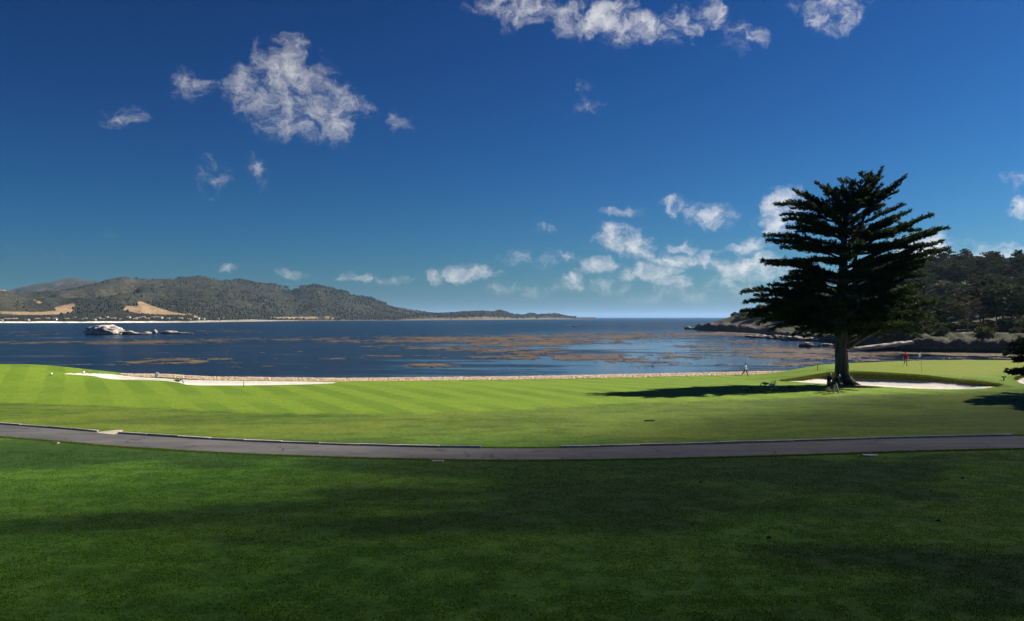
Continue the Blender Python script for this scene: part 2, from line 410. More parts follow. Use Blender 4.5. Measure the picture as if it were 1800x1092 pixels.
# ---- kelp: floating rafts made of loose flakes
KELP = [ # centre px, py, half width, half height, amount
 (120,603,150,3.0,.35),(230,603.5,80,2.2,.6),(340,600,120,2.0,.35),(40,586,60,4,.25),(380,583,70,3,.25),(335,634,56,3.2,.95),(275,637,45,2.0,.55),(265,621,22,1.2,.6),
 (430,597,60,2,.4),(520,596,60,2.4,.7),(600,597.5,80,3.2,.9),(700,597,110,4.0,.95),(820,597,110,3.6,.95),(930,595,90,3.6,.95),(1040,593,110,5.0,.95),(1130,589,90,3.2,.8),(1210,587,70,3,.85),
 (780,613,70,2.6,.85),(700,610,40,2.2,.6),(880,606,50,3,.6),(925,616,60,4,.8),(960,604,50,3,.9),(1060,600,70,3,.6),(1000,628,90,3.2,.85),(960,627,50,2.5,.8),(1130,627,70,3.6,.85),(1195,624,60,2.5,.7),
 (1120,636,40,2,.5),(760,642,30,2,.75),(900,648,40,1.6,.3),(700,626,50,1.4,.3),(820,628,60,1.6,.25),(1230,608,40,2,.6),(1270,616,40,2.2,.7),(1290,600,60,3,.4),
 (1345,617,46,5.5,1.0),(1390,624,56,4.5,.95),(1330,588,60,3,.85),(1270,585,50,2.5,.9),(1440,617,50,3,.75),(1460,628,50,3,.8),(1420,640,50,2.5,.5),(1530,621,50,2,.8),(1620,622.5,70,1.8,.9),(1720,624,70,2,.7),
 (1560,633,50,3,.4),(1690,632,70,4,.7),(480,620,60,2,.25),(560,630,60,2,.2),(150,640,60,2,.15),(600,648,50,1.5,.2),(450,645,40,1.5,.3),(1060,644,70,2,.2),(1230,640,40,1.5,.25)]
def build_kelp():
    Vs = []; A = []
    for (px, py, hw, hh, amt) in KELP:
        (x, D) = at_water(px, py); n0 = min(int(11500*amt*hw*hh/260), 20000)
        a = rng.normal(0, .55, (n0, 2)); ppx = px+a[:, 0]*hw; ppy = np.maximum(py+a[:, 1]*hh, HY+10)
        Dd = CAMZ*F/(ppy-HY); xx = (ppx-HX)/F*Dd
        n = fbm(xx*.05+5, Dd*.028+2, 3, 5); n2 = fbm(xx*.22, Dd*.16, 6, 3)
        ok = (n*.5+n2*.5) > (.612-.11*amt)+.02*rng.standard_normal(n0)
        ok &= Dd > shore(xx)+12
        for X, Y in zip(xx[ok], Dd[ok]): Vs.append((X, Y))
    P = np.array(Vs); n = len(P)
    s = (.16+.55*rng.random(n)**2)*(P[:, 1]/260)**.8
    ang = rng.random(n)*6.28; kk = 6
    V = np.zeros((n, kk, 3)); 
    for j in range(kk):
        t = ang+j*6.283/kk; r = s*(.45+.75*rng.random(n))
        V[:, j, 0] = P[:, 0]+2.2*r*np.cos(t); V[:, j, 1] = P[:, 1]+r*np.sin(t); V[:, j, 2] = .012+.06*rng.random(n)
    me = mesh_np('kelp', V.reshape(-1, 3), np.arange(n*kk).reshape(n, kk))
    fattr(me, 'tone', np.repeat(rng.random(n), kk))
    return me
def kelp_nodes(k, out):
    p = k.pos(); t = k.attr('tone'); n = k.noise(k.scale(p, (.02, .05, 0)), 1, 3)
    c = k.mix(k.ss(t, .2, .8), (.085, .058, .036), (.195, .140, .085))
    c = k.mix(k.m('MULTIPLY', k.ss(n, .56, .68), .5), c, (.27, .20, .06))
    principled(k, out, c, .45, None, .35)
M['kelp'] = material('kelp fronds', kelp_nodes)
o = link('kelp', build_kelp(), M['kelp']); tag(o, 'brown and ochre kelp rafts floating on the bay', 'kelp', kind='stuff')

# ---- cart path and its kerb
FARP = [(-160,737),(0,747),(100,754.5),(200,763),(400,776),(600,784),(800,788.8),(900,789.6),(1000,788.8),(1200,783.5),(1400,777.5),(1600,771.5),(1800,767),(1960,764)]
NEARP = [(-160,757),(0,768),(100,776),(200,785),(400,797),(600,804.5),(800,809),(900,810),(1000,809.4),(1200,806),(1400,800.5),(1600,793.5),(1800,789),(1960,786)]
def resample(pix, n):
    xs = np.linspace(pix[0][0], pix[-1][0], n)
    # gentle smoothing of the traced line
    ys = np.interp(xs, [p[0] for p in pix], [p[1] for p in pix]); ker = np.hanning(13); ker /= ker.sum()
    ys = np.convolve(np.pad(ys, 6, mode='reflect', reflect_type='odd'), ker, 'valid')
    return np.array([at_ground(a, b) for a, b in zip(xs, ys)])
NP_ = 150
pf = resample(FARP, NP_); pn = resample(NEARP, NP_)
def path_mesh():
    m = 9; V = []
    for i in range(NP_):
        for j in range(m):
            t = j/(m-1); x = pn[i, 0]*(1-t)+pf[i, 0]*t; y = pn[i, 1]*(1-t)+pf[i, 1]*t
            if j == 0:
                y -= .10*(fbm(np.array(x*.9), np.array(3.), 7, 3)-.5)*2; 
            V.append((x, y, .035+.03*(1-(2*t-1)**2)))
    V = np.array(V); V[:, 2] += H(V[:, 0], V[:, 1])
    Fc = [(i*m+j, (i+1)*m+j, (i+1)*m+j+1, i*m+j+1) for i in range(NP_-1) for j in range(m-1)]
    return mesh_np('cart_path', np.array(V), np.array(Fc))
def asphalt_nodes(k, out):
    p = k.pos(); a = k.noise(k.scale(p, (.25, .5, 0)), 1, 5, .6); b = k.noise(p, 45, 3, .8)
    s = k.noise(k.scale(p, (.06, 1.3, 0)), 1, 4, .6)
    c = k.mix(k.ss(a, .3, .7), (.078, .076, .077), (.125, .118, .114)); c = k.mix(k.ss(s, .52, .75), c, (.19, .168, .155)); st_ = k.noise(k.v('ADD', k.scale(p, (.5, .9, 0)), (5, 5, 0)), 1, 4, .6, 1.0); c = k.mix(k.m('MULTIPLY', k.ss(st_, .56, .68), .6), c, (.05, .047, .048))
    c = k.mix(k.ss(b, .3, .7), k.mix(.35, c, (0, 0, 0)), c)
    vo = k.n('ShaderNodeTexVoronoi', feature='DISTANCE_TO_EDGE'); k.l(k.v('ADD', k.scale(p, (.16, .35, 0)), k.v('SCALE', k.n('ShaderNodeTexNoise').outputs['Color'])), vo.inputs['Vector']); vo.inputs['Scale'].default_value = 1
    c = k.mix(k.ss(vo.outputs['Distance'], .016, .0), c, (.035, .033, .033))
    principled(k, out, c, .8, k.bump(b, .3, .02), .25)
M['asphalt'] = material('worn asphalt', asphalt_nodes)
o = link('cart_path', path_mesh(), M['asphalt'], smooth=True); tag(o, 'curving grey asphalt cart path across the lawn', kind='structure')
def conc_nodes(k, out, a=(.30, .27, .24), b=(.46, .42, .37)):
    p = k.pos(); n = k.noise(p, 1.3, 5, .65); f = k.noise(p, 22, 3, .7)
    c = k.mix(k.ss(n, .3, .7), a, b); c = k.mix(k.ss(f, .5, .75), c, (.2, .18, .16)); principled(k, out, c, .9, k.bump(f, .4, .02), .2)
M['concrete'] = material('weathered concrete', conc_nodes)
kerb = empty('kerb', (0, 45, 3.5)); tag(kerb, 'low weathered concrete kerb along the far side of the path', kind='structure')
def poly_at(P, s):
    d = np.concatenate([[0], np.cumsum(np.hypot(*np.diff(P, axis=0).T))])
    return np.array([np.interp(s, d, P[:, 0]), np.interp(s, d, P[:, 1])]), d
def kerb_run(px0, px1):
    px = HX+F*pf[:, 0]/pf[:, 1]; _, d = poly_at(pf, 0)
    s0, s1 = np.interp(px0, px, d), np.interp(px1, px, d); n = max(1, int(round((s1-s0)/2.4))); L = (s1-s0)/n
    for i in range(n):
        (ax, ay), _ = poly_at(pf, s0+i*L+.012); (bx, by), _ = poly_at(pf, s0+(i+1)*L-.012)
        a = math.atan2(by-ay, bx-ax); mx, my = .5*(ax+bx), .5*(ay+by); z = float(H(mx, my)); ll = math.hypot(bx-ax, by-ay)
        bm = bmesh.new()
        bmesh.ops.create_cube(bm, size=1, matrix=Matrix.Diagonal((ll, .15, .22, 1)))
        bmesh.ops.bevel(bm, geom=[e for e in bm.edges if e.verts[0].co.z > 0 and e.verts[1].co.z > 0], offset=.018, segments=1, affect='EDGES')
        for v in bm.verts: v.co += Vector((random.uniform(-.006, .006), random.uniform(-.012, .012), random.uniform(-.010, .010)))
        me = bpy.data.meshes.new('kerb_stone'); bm.to_mesh(me); bm.free()
        o = link('kerb_stone', me, M['concrete'], kerb)
        o.location = Vector((mx-.07*math.sin(a), my+.07*math.cos(a), z+.045+random.uniform(-.012, .012)))-kerb.location; o.rotation_euler = (random.uniform(-.02, .02), 0, a+random.uniform(-.004, .004))
kerb_run(-150, 171); kerb_run(207, 846); kerb_run(985, 1781)
def sheet(name, pix, dz, mat, label, cat=None, kind=None, fn=H):
    bm = bmesh.new(); vs_ = []
    for p in pix: x, y = at_ground(*p, fn=fn); vs_.append(bm.verts.new((x, y, float(fn(x, y))+dz)))
    f = bm.faces.new(vs_); r = bmesh.ops.extrude_face_region(bm, geom=[f])
    for v in r['geom']:
        if isinstance(v, bmesh.types.BMVert): v.co.z -= .12
    bmesh.ops.recalc_face_normals(bm, faces=bm.faces[:])
    me = bpy.data.meshes.new(name); bm.to_mesh(me); bm.free()
    o = link(name, me, mat); tag(o, label, cat, kind=kind); return o
M['pale_conc'] = material('pale concrete', lambda k, o: conc_nodes(k, o, (.34, .28, .22), (.46, .39, .31)))
sheet('path_ramp', [(170,762.5),(176,760.6),(203,757.6),(216,757.6),(204,763.4),(200,765.5)], .06, M['pale_conc'], 'small pale concrete ramp in the gap of the kerb', kind='structure')

# ------------------------------------------------------------------ far hills across the bay
def prof(pts): 
    a = np.array(pts, dtype=float); return lambda px: np.interp(px, a[:, 0], a[:, 1])
COAST = prof([(-500,1500),(0,1550),(200,1600),(330,1680),(420,1950),(520,2450),(700,2800),(850,3300),(950,4200),(1012,4600),(1060,4700)])
RB = prof([(-500,520),(-200,512),(0,507),(60,499),(130,489),(180,492),(240,500),(320,520),(420,545),(1060,560)])                      # blue ridge behind
RM = prof([(-500,560),(-80,535),(0,522),(60,512),(130,505),(170,497),(210,489),(290,488.5),(345,486),(385,488),(420,493),(480,501),(515,507),(535,503.5),(560,501),(600,505),(640,520),(670,531),(700,540),(740,547.5),(760,551),(1060,566)])
RP = prof([(-500,570),(640,562),(720,555),(760,550),(790,548.5),(820,545),(850,543),(880,546.5),(905,554),(935,551.5),(965,551),(985,554),(1003,557.4),(1015,559.5),(1060,570)])
RS = prof([(-500,530),(-40,508),(10,511),(40,520),(80,534),(110,545),(130,550),(160,548),(190,541),(225,533),(250,530),(280,541),(310,549),(340,555),(380,560),(1060,572)])
def hill_z(px, r):
    """height (m) of the land on the far shore, by bearing and distance"""
    def lift(P, rr): return np.maximum((HY-P(px))*rr/F+CAMZ, 0)
    c = COAST(px); u = (px-HX)/F; x, y = u*r, r
    z = 3.0+np.minimum(np.maximum(r-c, 0)*.02, 8)
    def add(z, P, r0, wn, wf, k=1.0):
        t = np.where(r < r0, (r-r0)/wn, (r-r0)/wf)
        return np.maximum(z, (lift(P, r0))*k*np.clip(1-np.abs(t)**1.5, 0, 1))
    z = add(z, RB, 5600, 1900, 1500)
    rm = 2600+1100*ss(0, 250, px)-100*ss(350, 700, px)+300*ss(640, 760, px)
    z = add(z, RM, rm, rm-c-40, 1500)
    z = add(z, RS, 2100, 430, 500)
    rp = np.maximum(c+170, 3000); z = add(z, RP, rp, 190, 260)
    rid = 1-np.abs(2*fbm(x*.0042+7, y*.0034+3, 2, 4)-1); rid2 = fbm(x*.014, y*.012, 8, 3)
    amp = np.clip((z-8)/90, 0, 1)
    z = z-amp*30*ss(.97, .60, rid)+amp*10*(rid2-.5)
    sea_cut = ss(-10, 45, r-c)
    return z*sea_cut-4*(1-sea_cut)
hpx = np.arange(-420, 1050, 3.0)
hr = np.concatenate([np.arange(1440, 2600, 24.), np.arange(2600, 4900, 50.), np.arange(4900, 7200, 160.)])
HPX, HR = np.meshgrid(hpx, hr, indexing='ij')
HZ = hill_z(HPX, HR)
HXX = (HPX-HX)/F*HR
n1, n2 = HPX.shape; I, J = np.meshgrid(np.arange(n1-1), np.arange(n2-1), indexing='ij'); a = I*n2+J
hill_me = mesh_np('hills', np.stack([HXX, HR, HZ], -1).reshape(-1, 3), np.stack([a, a+n2, a+n2+1, a+1], -1).reshape(-1, 4))
VPY = HY-F*(HZ-CAMZ)/HR
MEADOWS = [[(241,529),(252,532),(277,541),(303,549),(345,556),(322,561),(270,559),(255,556),(238,549),(216,545),(222,538),(244,539)],
           [(96,541),(128,533),(134,536),(124,543),(132,548),(112,552),(60,554),(30,553),(0,552),(-300,552),(-300,547),(0,548),(60,549),(100,547)],
           [(56,526),(62,527),(78,534),(70,536)], [(31,505),(48,508),(44,510),(33,507)], [(62,508),(69,510),(66,511)],[(0,509),(12,510),(10,512),(0,512)],
           [(330,551),(345,556),(352,558),(330,557)], [(470,558),(520,557.5),(580,557),(600,559),(590,560.5),(540,560),(490,560)],[(510,504.5),(526,505),(525,507.5),(512,507)]]
md = np.full(HPX.shape, 50.0)
for P in MEADOWS: md = np.minimum(md, sdf(P, HPX, VPY))
md = np.where((HR > 3000) & (HPX < 400) & (VPY > 515), 50, md)
fattr(hill_me, 'meadow', md.ravel())
fattr(hill_me, 'wood', (ss(.42, .62, fbm(HXX*.0024+1, HR*.002+5, 5, 4))*.9+.6*ss(330, 480, HPX)+.8*((HR < 2250) & (HPX > 95))-.75*ss(90, -10, HPX)).ravel())
fattr(hill_me, 'inland', (HR-COAST(HPX)).ravel())
def hill_nodes(k, out):
    p = k.pos(); n = k.noise(p, .012, 6, .68); f = k.noise(p, .055, 4, .7); x, y, z = k.sep(p)
    w = k.m('ADD', k.attr('wood'), k.m('MULTIPLY_ADD', n, 1.6, -.8))
    scrub = k.mix(k.ss(f, .35, .65), (.040, .038, .024), (.078, .069, .042))
    wood = k.mix(k.ss(f, .35, .68), (.022, .025, .015), (.050, .050, .030))
    c = k.mix(k.ss(w, .25, .75), scrub, wood)
    c = k.mix(k.m('MULTIPLY', k.ss(n, .60, .72), .55), c, (.20, .135, .075))
    mm = k.m('ADD', k.attr('meadow'), k.m('MULTIPLY_ADD', f, 5, -2.5))
    c = k.mix(k.ss(mm, 1.0, -.6), c, k.mix(k.ss(n, .3, .7), (.28, .19, .10), (.38, .26, .145)))
    ind = k.attr('inland')
    sand = k.mix(k.ss(x, -780, -640), (.80, .74, .64), (.14, .115, .085))
    c = k.mix(k.ss(k.m('ADD', ind, k.m('MULTIPLY_ADD', f, 30, -15)), 40, 31), c, sand)
    principled(k, out, c, .95, k.bump(f, .8, 14), .05)
M['hills'] = material('far hillsides', hill_nodes)
o = link('hills', hill_me, M['hills'], smooth=True); tag(o, 'long hazy green and brown hills across the bay', kind='structure')

# trees of the far woods, too many and too small to pick apart
def far_wood():
    N = 90000
    px = rng.uniform(-120, 1012, N); c = COAST(px)
    r = c+40+rng.random(N)**1.3*2600
    # crests carry trees that break the skyline
    rm = np.where(px > 660, np.maximum(c+170, 3000), 2600+1100*ss(0, 250, px)-100*ss(350, 700, px)+300*ss(640, 760, px))
    cr = rng.random(N) < .22; r = np.where(cr, rm+rng.normal(0, 60, N), r)
    coast = (rng.random(N) < .20) & (px < 340); r = np.where(coast, c+58+rng.random(N)*90, r)
    x = (px-HX)/F*r; z = hill_z(px, r)
    w = fbm(x*.0024+1, r*.002+5, 5, 4); py = HY-F*(z-CAMZ)/r
    keep = z > 2.5
    keep &= (w+.25*ss(330, 500, px)+.3*((r < 2250) & (px > 110)) > .50) | coast
    keep &= ~((px < 105) & ~coast & (rng.random(N) < .95))
    keep &= ~((px < 420) & (r > 2350) & (rng.random(N) < .72))
    keep &= cr | coast | (rng.random(N) < .45)
    m = np.full(N, 50.0)
    for P in MEADOWS: m = np.minimum(m, sdf(P, px, py))
    keep &= (m > .8) | coast
    keep &= (fbm(x*.006+3, r*.005+1, 7, 3)+.10*rng.standard_normal(N) > .44) | coast
    x, r, z, coast, px = x[keep], r[keep], z[keep], coast[keep], px[keep]; n = len(x)
    s = rng.uniform(1.5, 4.2, n)*np.where(coast, .68, 1.0)*(r/2600)**.45
    base = np.array([(math.cos(t), math.sin(t), 0) for t in np.linspace(0, 6.283, 6)[:-1]])
    V = np.zeros((n, 11, 3))
    for j in range(5):
        q = .75+.5*rng.random(n)
        V[:, j] = np.stack([x+base[j, 0]*s*.75*q, r+base[j, 1]*s*.75*q, z-1+0*s], -1)
        q = .8+.5*rng.random(n)
        V[:, 5+j] = np.stack([x+base[j, 0]*s*.72*q, r+base[j, 1]*s*.72*q, z+s*(.7+.5*rng.random(n))], -1)
    V[:, 10] = np.stack([x+rng.normal(0, .2, n)*s, r, z+s*(1.45+.5*rng.random(n))], -1)
    fc = []
    for j in range(5):
        jj = (j+1) % 5; fc += [(j, jj, 5+jj), (j, 5+jj, 5+j), (5+j, 5+jj, 10)]
    Fc = (np.arange(n)[:, None, None]*11+np.array(fc)[None]).reshape(-1, 3)
    me = mesh_np('far_wood', V.reshape(-1, 3), Fc); fattr(me, 'tone', np.repeat(rng.random(n), 11)); return me
def farwood_nodes(k, out):
    t = k.attr('tone'); c = k.mix(t, (.028, .030, .020), (.044, .043, .029)); principled(k, out, c, .95, None, .05)
M['far_wood'] = material('far tree crowns', farwood_nodes)
o = link('far_wood', far_wood(), M['far_wood']); tag(o, 'dark woods covering the far hills and shore', 'woods', kind='stuff')

# pale houses strung along the far shore
def plain(name, c, rough=.85, spec=.2, var=.15, scale=6):
    def f(k, o):
        n = k.noise(k.obj(), scale, 4, .6); principled(k, o, k.mix(k.ss(n, .3, .7), tuple(q*(1-var) for q in c), tuple(q*(1+var*.5) for q in c)), rough, None, spec)
    return material(name, f)
M['house_wall'] = plain('house render', (.72, .68, .60)); M['house_roof'] = plain('house roof', (.30, .22, .18)); M['house_glass'] = plain('house window', (.05, .06, .08), .2)
def bxm(name, dims, loc=(0, 0, 0), bev=0):
    bm = bmesh.new(); bmesh.ops.create_cube(bm, size=1, matrix=Matrix.Translation(loc) @ Matrix.Diagonal((*dims, 1)))
    if bev: bmesh.ops.bevel(bm, geom=bm.edges[:], offset=bev, segments=2, affect='EDGES')
    me = bpy.data.meshes.new(name); bm.to_mesh(me); bm.free(); return me
def make_house():
    t = empty('house', (0, 0, 0))
    link('wall', bxm('wall', (14, 9, 5), (0, 0, 2.5)), M['house_wall'], t)
    V = np.array([(-7.6,-5.2,5.02),(7.6,-5.2,5.02),(7.6,5.2,5.02),(-7.6,5.2,5.02),(-7.6,0,7.8),(7.6,0,7.8)])
    bm = bmesh.new(); q = [bm.verts.new(v) for v in V]
    for f in ((0,1,5,4),(2,3,4,5),(0,4,3),(1,2,5),(3,2,1,0)): bm.faces.new([q[i] for i in f])
    me = bpy.data.meshes.new('roof'); bm.to_mesh(me); bm.free(); rf = link('roof', me, M['house_roof'], t)
    link('chimney', bxm('chimney', (1, 1, 1.8), (3.5, 1, 8)), M['house_wall'], rf)
    for x in (-4.5, 0, 4.5): link('window', bxm('window', (2.4, .1, 1.8), (x, -4.55, 2.8)), M['house_glass'], t)
    return t
def ordinal(n): return str(n)+('th' if 10 < n % 100 < 14 else {1: 'st', 2: 'nd', 3: 'rd'}.get(n % 10, 'th'))
house0 = make_house(); first = True; hn = 0
for px, dr in [(2,60),(14,85),(27,95),(48,70),(66,88),(84,110),(97,75),(118,100),(131,130),(143,85),(150,110),(166,80),(174,120),(181,95),(188,130),(199,105),(211,90),(226,120),(238,85),(243,100),(252,110),(259,90),(268,105),(275,120),(283,95),(297,85),(318,90),(333,80),(346,90),(357,75),(369,85),(384,80),(391,90)]:
    h = house0 if first else copy_tree(house0); first = False
    r = float(COAST(px))+dr*.8; h.location = ((px-HX)/F*r, r, float(hill_z(np.array(float(px)), np.array(r)))+.5)
    h.rotation_euler = (0, 0, random.uniform(-.6, .6)); q = random.uniform(.75, 1.25); q *= .55; h.scale = (q*random.uniform(.8, 1.5), q, q*random.uniform(.8, 1.1))
    hn += 1; tag(h, 'tiny pale house among trees behind the far beach, %s from the left' % ordinal(hn), 'house', 'houses along the far shore')

# ------------------------------------------------------------------ rocky headland on the right
LAND = [(700,196),(300,212),(200,226),(155,240),(140,248),(126,254),(120,266),(127,300),(136,340),(140,388),(138,425),(146,452),(158,500),(168,545),(164,585),(158,622),(156,652),(158,690),(164,730),(170,772),(180,790),(200,812),(270,838),(420,860),(700,860)]
def HL(x, y):
    x = np.asarray(x, dtype=float); y = np.asarray(y, dtype=float)
    j = 9*(fbm(x*.05, y*.05, 3, 4)-.5)
    d = -sdf(LAND, x, y)+j
    zc = np.interp(y, [200, 260, 330, 400, 470, 540, 600, 650, 700, 760, 800], [5.2, 5.2, 4.6, 4.0, 5.0, 9.5, 14.0, 15.0, 12.5, 6.0, 2.0])
    far = ss(480, 560, y); st = (.80-.42*far)*ss(0, 2.6+2*far, d)+(.20+.42*far)*ss(2, 10+36*far, d)
    z = -1.2+(zc+1.2)*st+np.minimum(np.maximum(d-9, 0)*.055, 4)
    z = z+24*np.exp(-((x-330)/105)**2-((y-490)/120)**2)*ss(15, 90, d)
    z = z+14*np.exp(-((x-230)/70)**2-((y-520)/120)**2)*ss(12, 60, d)
    rock = ss(26, 4, d)*ss(-3, 2, d)
    rg = 1-np.abs(2*fbm(x*.11+4, y*.11+2, 10, 4)-1); rg2 = 1-np.abs(2*fbm(x*.34+4, y*.34+2, 11, 3)-1); z = z+rock*1.3*(rg-.72)+rock*ss(460, 300, y)*1.3*(rg2-.7)+rock*ss(460, 600, y)*2.2*(rg-.72)+rock*1.1*(np.round(fbm(x*.4, y*.15, 7, 3)*6)/6-.5)
    z = z+rock*(1.5*(fbm(x*.22, y*.22, 6, 4)-.5)+.9*(fbm(x*.9, y*.9, 1, 2)-.5)*ss(420, 240, y))+rock*ss(500, 600, y)*4*(fbm(x*.09, y*.09, 9, 3)-.5)
    return z+.4*(fbm(x*.05, y*.05, 2, 3)-.5)
lx = spacing((95,112,4),(112,190,.9),(190,260,2.2),(260,420,5),(420,700,20)); ly = spacing((190,226,3),(226,300,.9),(300,420,1.6),(420,840,2.6),(840,880,8))
LX, LY = np.meshgrid(lx, ly, indexing='ij'); LZ = HL(LX, LY)
head_me, _ = grid_mesh('headland', lx, ly, LZ)
gx, gy = np.gradient(LZ, lx, ly); fattr(head_me, 'steep', np.hypot(gx, gy).ravel())
def head_nodes(k, out):
    p = k.pos(); x, y, z = k.sep(p)
    n = k.noise(p, .16, 6, .68); f = k.noise(k.scale(p, (1, 1, 2.2)), .9, 5, .7); cr = k.noise(k.scale(p, (.5, .5, .9)), 1, 4, .6, 1.5)
    rock = k.mix(k.ss(f, .32, .68), (.040, .035, .031), (.112, .096, .080)); rock = k.mix(k.ss(cr, .48, .40), rock, (.055, .048, .045))
    veg = k.mix(k.ss(n, .35, .65), (.022, .028, .011), (.066, .062, .020)); veg = k.mix(k.ss(f, .52, .70), veg, (.115, .088, .042)); veg = k.mix(k.ss(cr, .50, .42), veg, (.018, .022, .010))
    s = k.m('ADD', k.attr('steep'), k.m('MULTIPLY_ADD', n, .9, -.45))
    hgt = k.m('ADD', z, k.m('MULTIPLY_ADD', n, 3, -1.5))
    near = k.m('MULTIPLY', k.ss(s, .95, .5), k.ss(hgt, 3.3, 4.6)); fr = k.m('MULTIPLY', k.ss(s, 1.0, .6), k.ss(k.m('ADD', z, k.m('MULTIPLY_ADD', n, 7, -3.5)), 6.8, 9.2))
    w_ = k.ss(y, 470, 540); isveg = k.m('ADD', k.m('MULTIPLY', near, k.m('SUBTRACT', 1.0, w_)), k.m('MULTIPLY', fr, w_))
    c = k.mix(isveg, rock, veg)
    c = k.mix(k.ss(hgt, 1.7, .5), c, k.mix(k.ss(f, .4, .7), (.020, .018, .016), (.06, .042, .028)))
    principled(k, out, c, .9, k.bump(k.m('ADD', f, k.m('MULTIPLY', cr, .7)), .9, .5), .2)
M['headland'] = material('headland rock and scrub', head_nodes)
o = link('headland', head_me, M['headland']); tag(o, 'rocky headland with scrubby bluff on the right of the bay', kind='structure')
def head_at(px, py, lo=200., hi=900.):
    u = (px-HX)/F; v = (HY-py)/F; t = np.linspace(lo, hi, 1500); hit = np.nonzero(CAMZ+v*t <= HL(u*t, t))[0]
    b = t[hit[0]] if len(hit) else 320.
    return (u*b, b)

# ---- rocks standing in the water
def rock_mesh(name, w, d, h, seed, sub=4, flat=.5):
    bm = bmesh.new(); bmesh.ops.create_icosphere(bm, subdivisions=sub, radius=1)
    V = np.array([v.co[:] for v in bm.verts]); n = fbm(V[:, 0]*1.7+seed, V[:, 1]*1.7+V[:, 2]*2.3+seed*.7, seed, 5); n2 = fbm(V[:, 0]*6+V[:, 2]*5+seed, V[:, 1]*6+seed, seed+3, 3)
    r = .62+.55*(1-np.abs(2*n-1)*1.6)-.25+.40*(n2-.5)
    for v, q in zip(bm.verts, r):
        c = v.co*q; zz = c.z; c.z = (abs(zz)**flat)*(1 if zz > 0 else -.4)
        v.co = Vector((c.x*w*.62, c.y*d*.62, c.z*h))
    me = bpy.data.meshes.new(name); bm.to_mesh(me); bm.free(); return me
def rock_nodes(k, out, pale=.5, top=(.78, .72, .66), lo=(.05, .036, .028)):
    p = k.pos(); x, y, z = k.sep(p); n = k.noise(p, .35, 5, .65); f = k.noise(p, 1.2, 5, .7)
    c = k.mix(k.ss(f, .35, .68), (.17, .13, .10), (.42, .34, .27))
    nz = k.sep(k.n('ShaderNodeNewGeometry').outputs['Normal'])[2]
    c = k.mix(k.m('MULTIPLY', k.ss(k.m('ADD', n, k.m('MULTIPLY', nz, .25)), .62-pale*.3, .78-pale*.3), pale), c, top)
    c = k.mix(k.ss(k.m('ADD', z, k.m('MULTIPLY_ADD', f, 1.2, -.6)), .9, .3), c, lo)
    principled(k, out, c, .9, k.bump(f, .9, .6), .2)
M['rock'] = material('sea rock', lambda k, o: rock_nodes(k, o, .35))
M['rock_white'] = material('bird-whitened rock', lambda k, o: rock_nodes(k, o, .85, (.62, .55, .48)))
M['rock_dark'] = material('wet dark rock', lambda k, o: rock_nodes(k, o, .12, (.4, .36, .32), (.025, .02, .018)))
def sea_rock(px, py, wpx, hpx_, mat, label, seed, deep=.6, group=None, flat=.6):
    x, D = at_water(px, py); w = wpx*D/F; h = hpx_*D/F
    o = link('sea_rock', rock_mesh('sea_rock', w, w*deep, h, seed, 4, flat), M[mat], smooth=True); o.location = (x, D, -.05)
    tag(o, label, 'rock', group); return o
sea_rock(183,588.4,60,19,'rock_white','big bird-whitened rock standing in the bay at left',3,.5,None,.62)
sea_rock(222,588.2,42,7,'rock','brown tail of low rock joining the whitened rock',5,.5)
sea_rock(258,587.6,16,5,'rock_white','small pale rock, first of the low reef right of big rock',7,.6)
sea_rock(272,586.6,9,8,'rock_white','narrow upright white rock in the low reef',8,.7)
sea_rock(298,586.8,30,6,'rock_white','longest white-topped rock of the low reef',11,.5)
sea_rock(322,587.2,36,3.4,'rock_dark','flat dark rock at the right end of the low reef',12,.5)
sea_rock(243,588.4,34,3.2,'rock_dark','flat dark wet rock between whitened rock and reef',14,.5)
sea_rock(362,588.2,6,2.2,'rock_white','lone white speck of rock beyond the low reef',15,.6)
sea_rock(1418,609.5,27,8.5,'rock_dark','dark flat-topped boulder in the cove left of the cypress trunk',21,.8,None,.45)
sea_rock(1451,608.2,22,5.5,'rock','pale brown rock in the cove just left of the trunk',22,.7)
sea_rock(1436,610,10,2.5,'rock_dark','little dark rock between the two cove boulders',23,.7)
sea_rock(1010,574.5,9,2.2,'rock_dark','tiny dark rock far out in the middle of the bay',24,.6)
sea_rock(1209,579,11,6,'rock_dark','outermost dark rock off the headland tip',25,.7)
for i, (px, py, w, h) in enumerate([(1222,579.5,18,4),(1240,580.5,22,7),(1262,582,20,8),(1284,583,24,6),(1308,584,18,5),(1318,593,16,4),(1336,594,36,6),(1366,596,34,8),(1392,598.5,40,9),(1420,599,30,7),(1446,600,30,6)]):
    sea_rock(px, py, w, h, ('rock', 'rock_dark')[i % 3 == 1], 'jagged brown rock at the foot of the headland, %s from the tip' % ordinal(i+1), 40+i, .7, 'rocks along the headland shore')
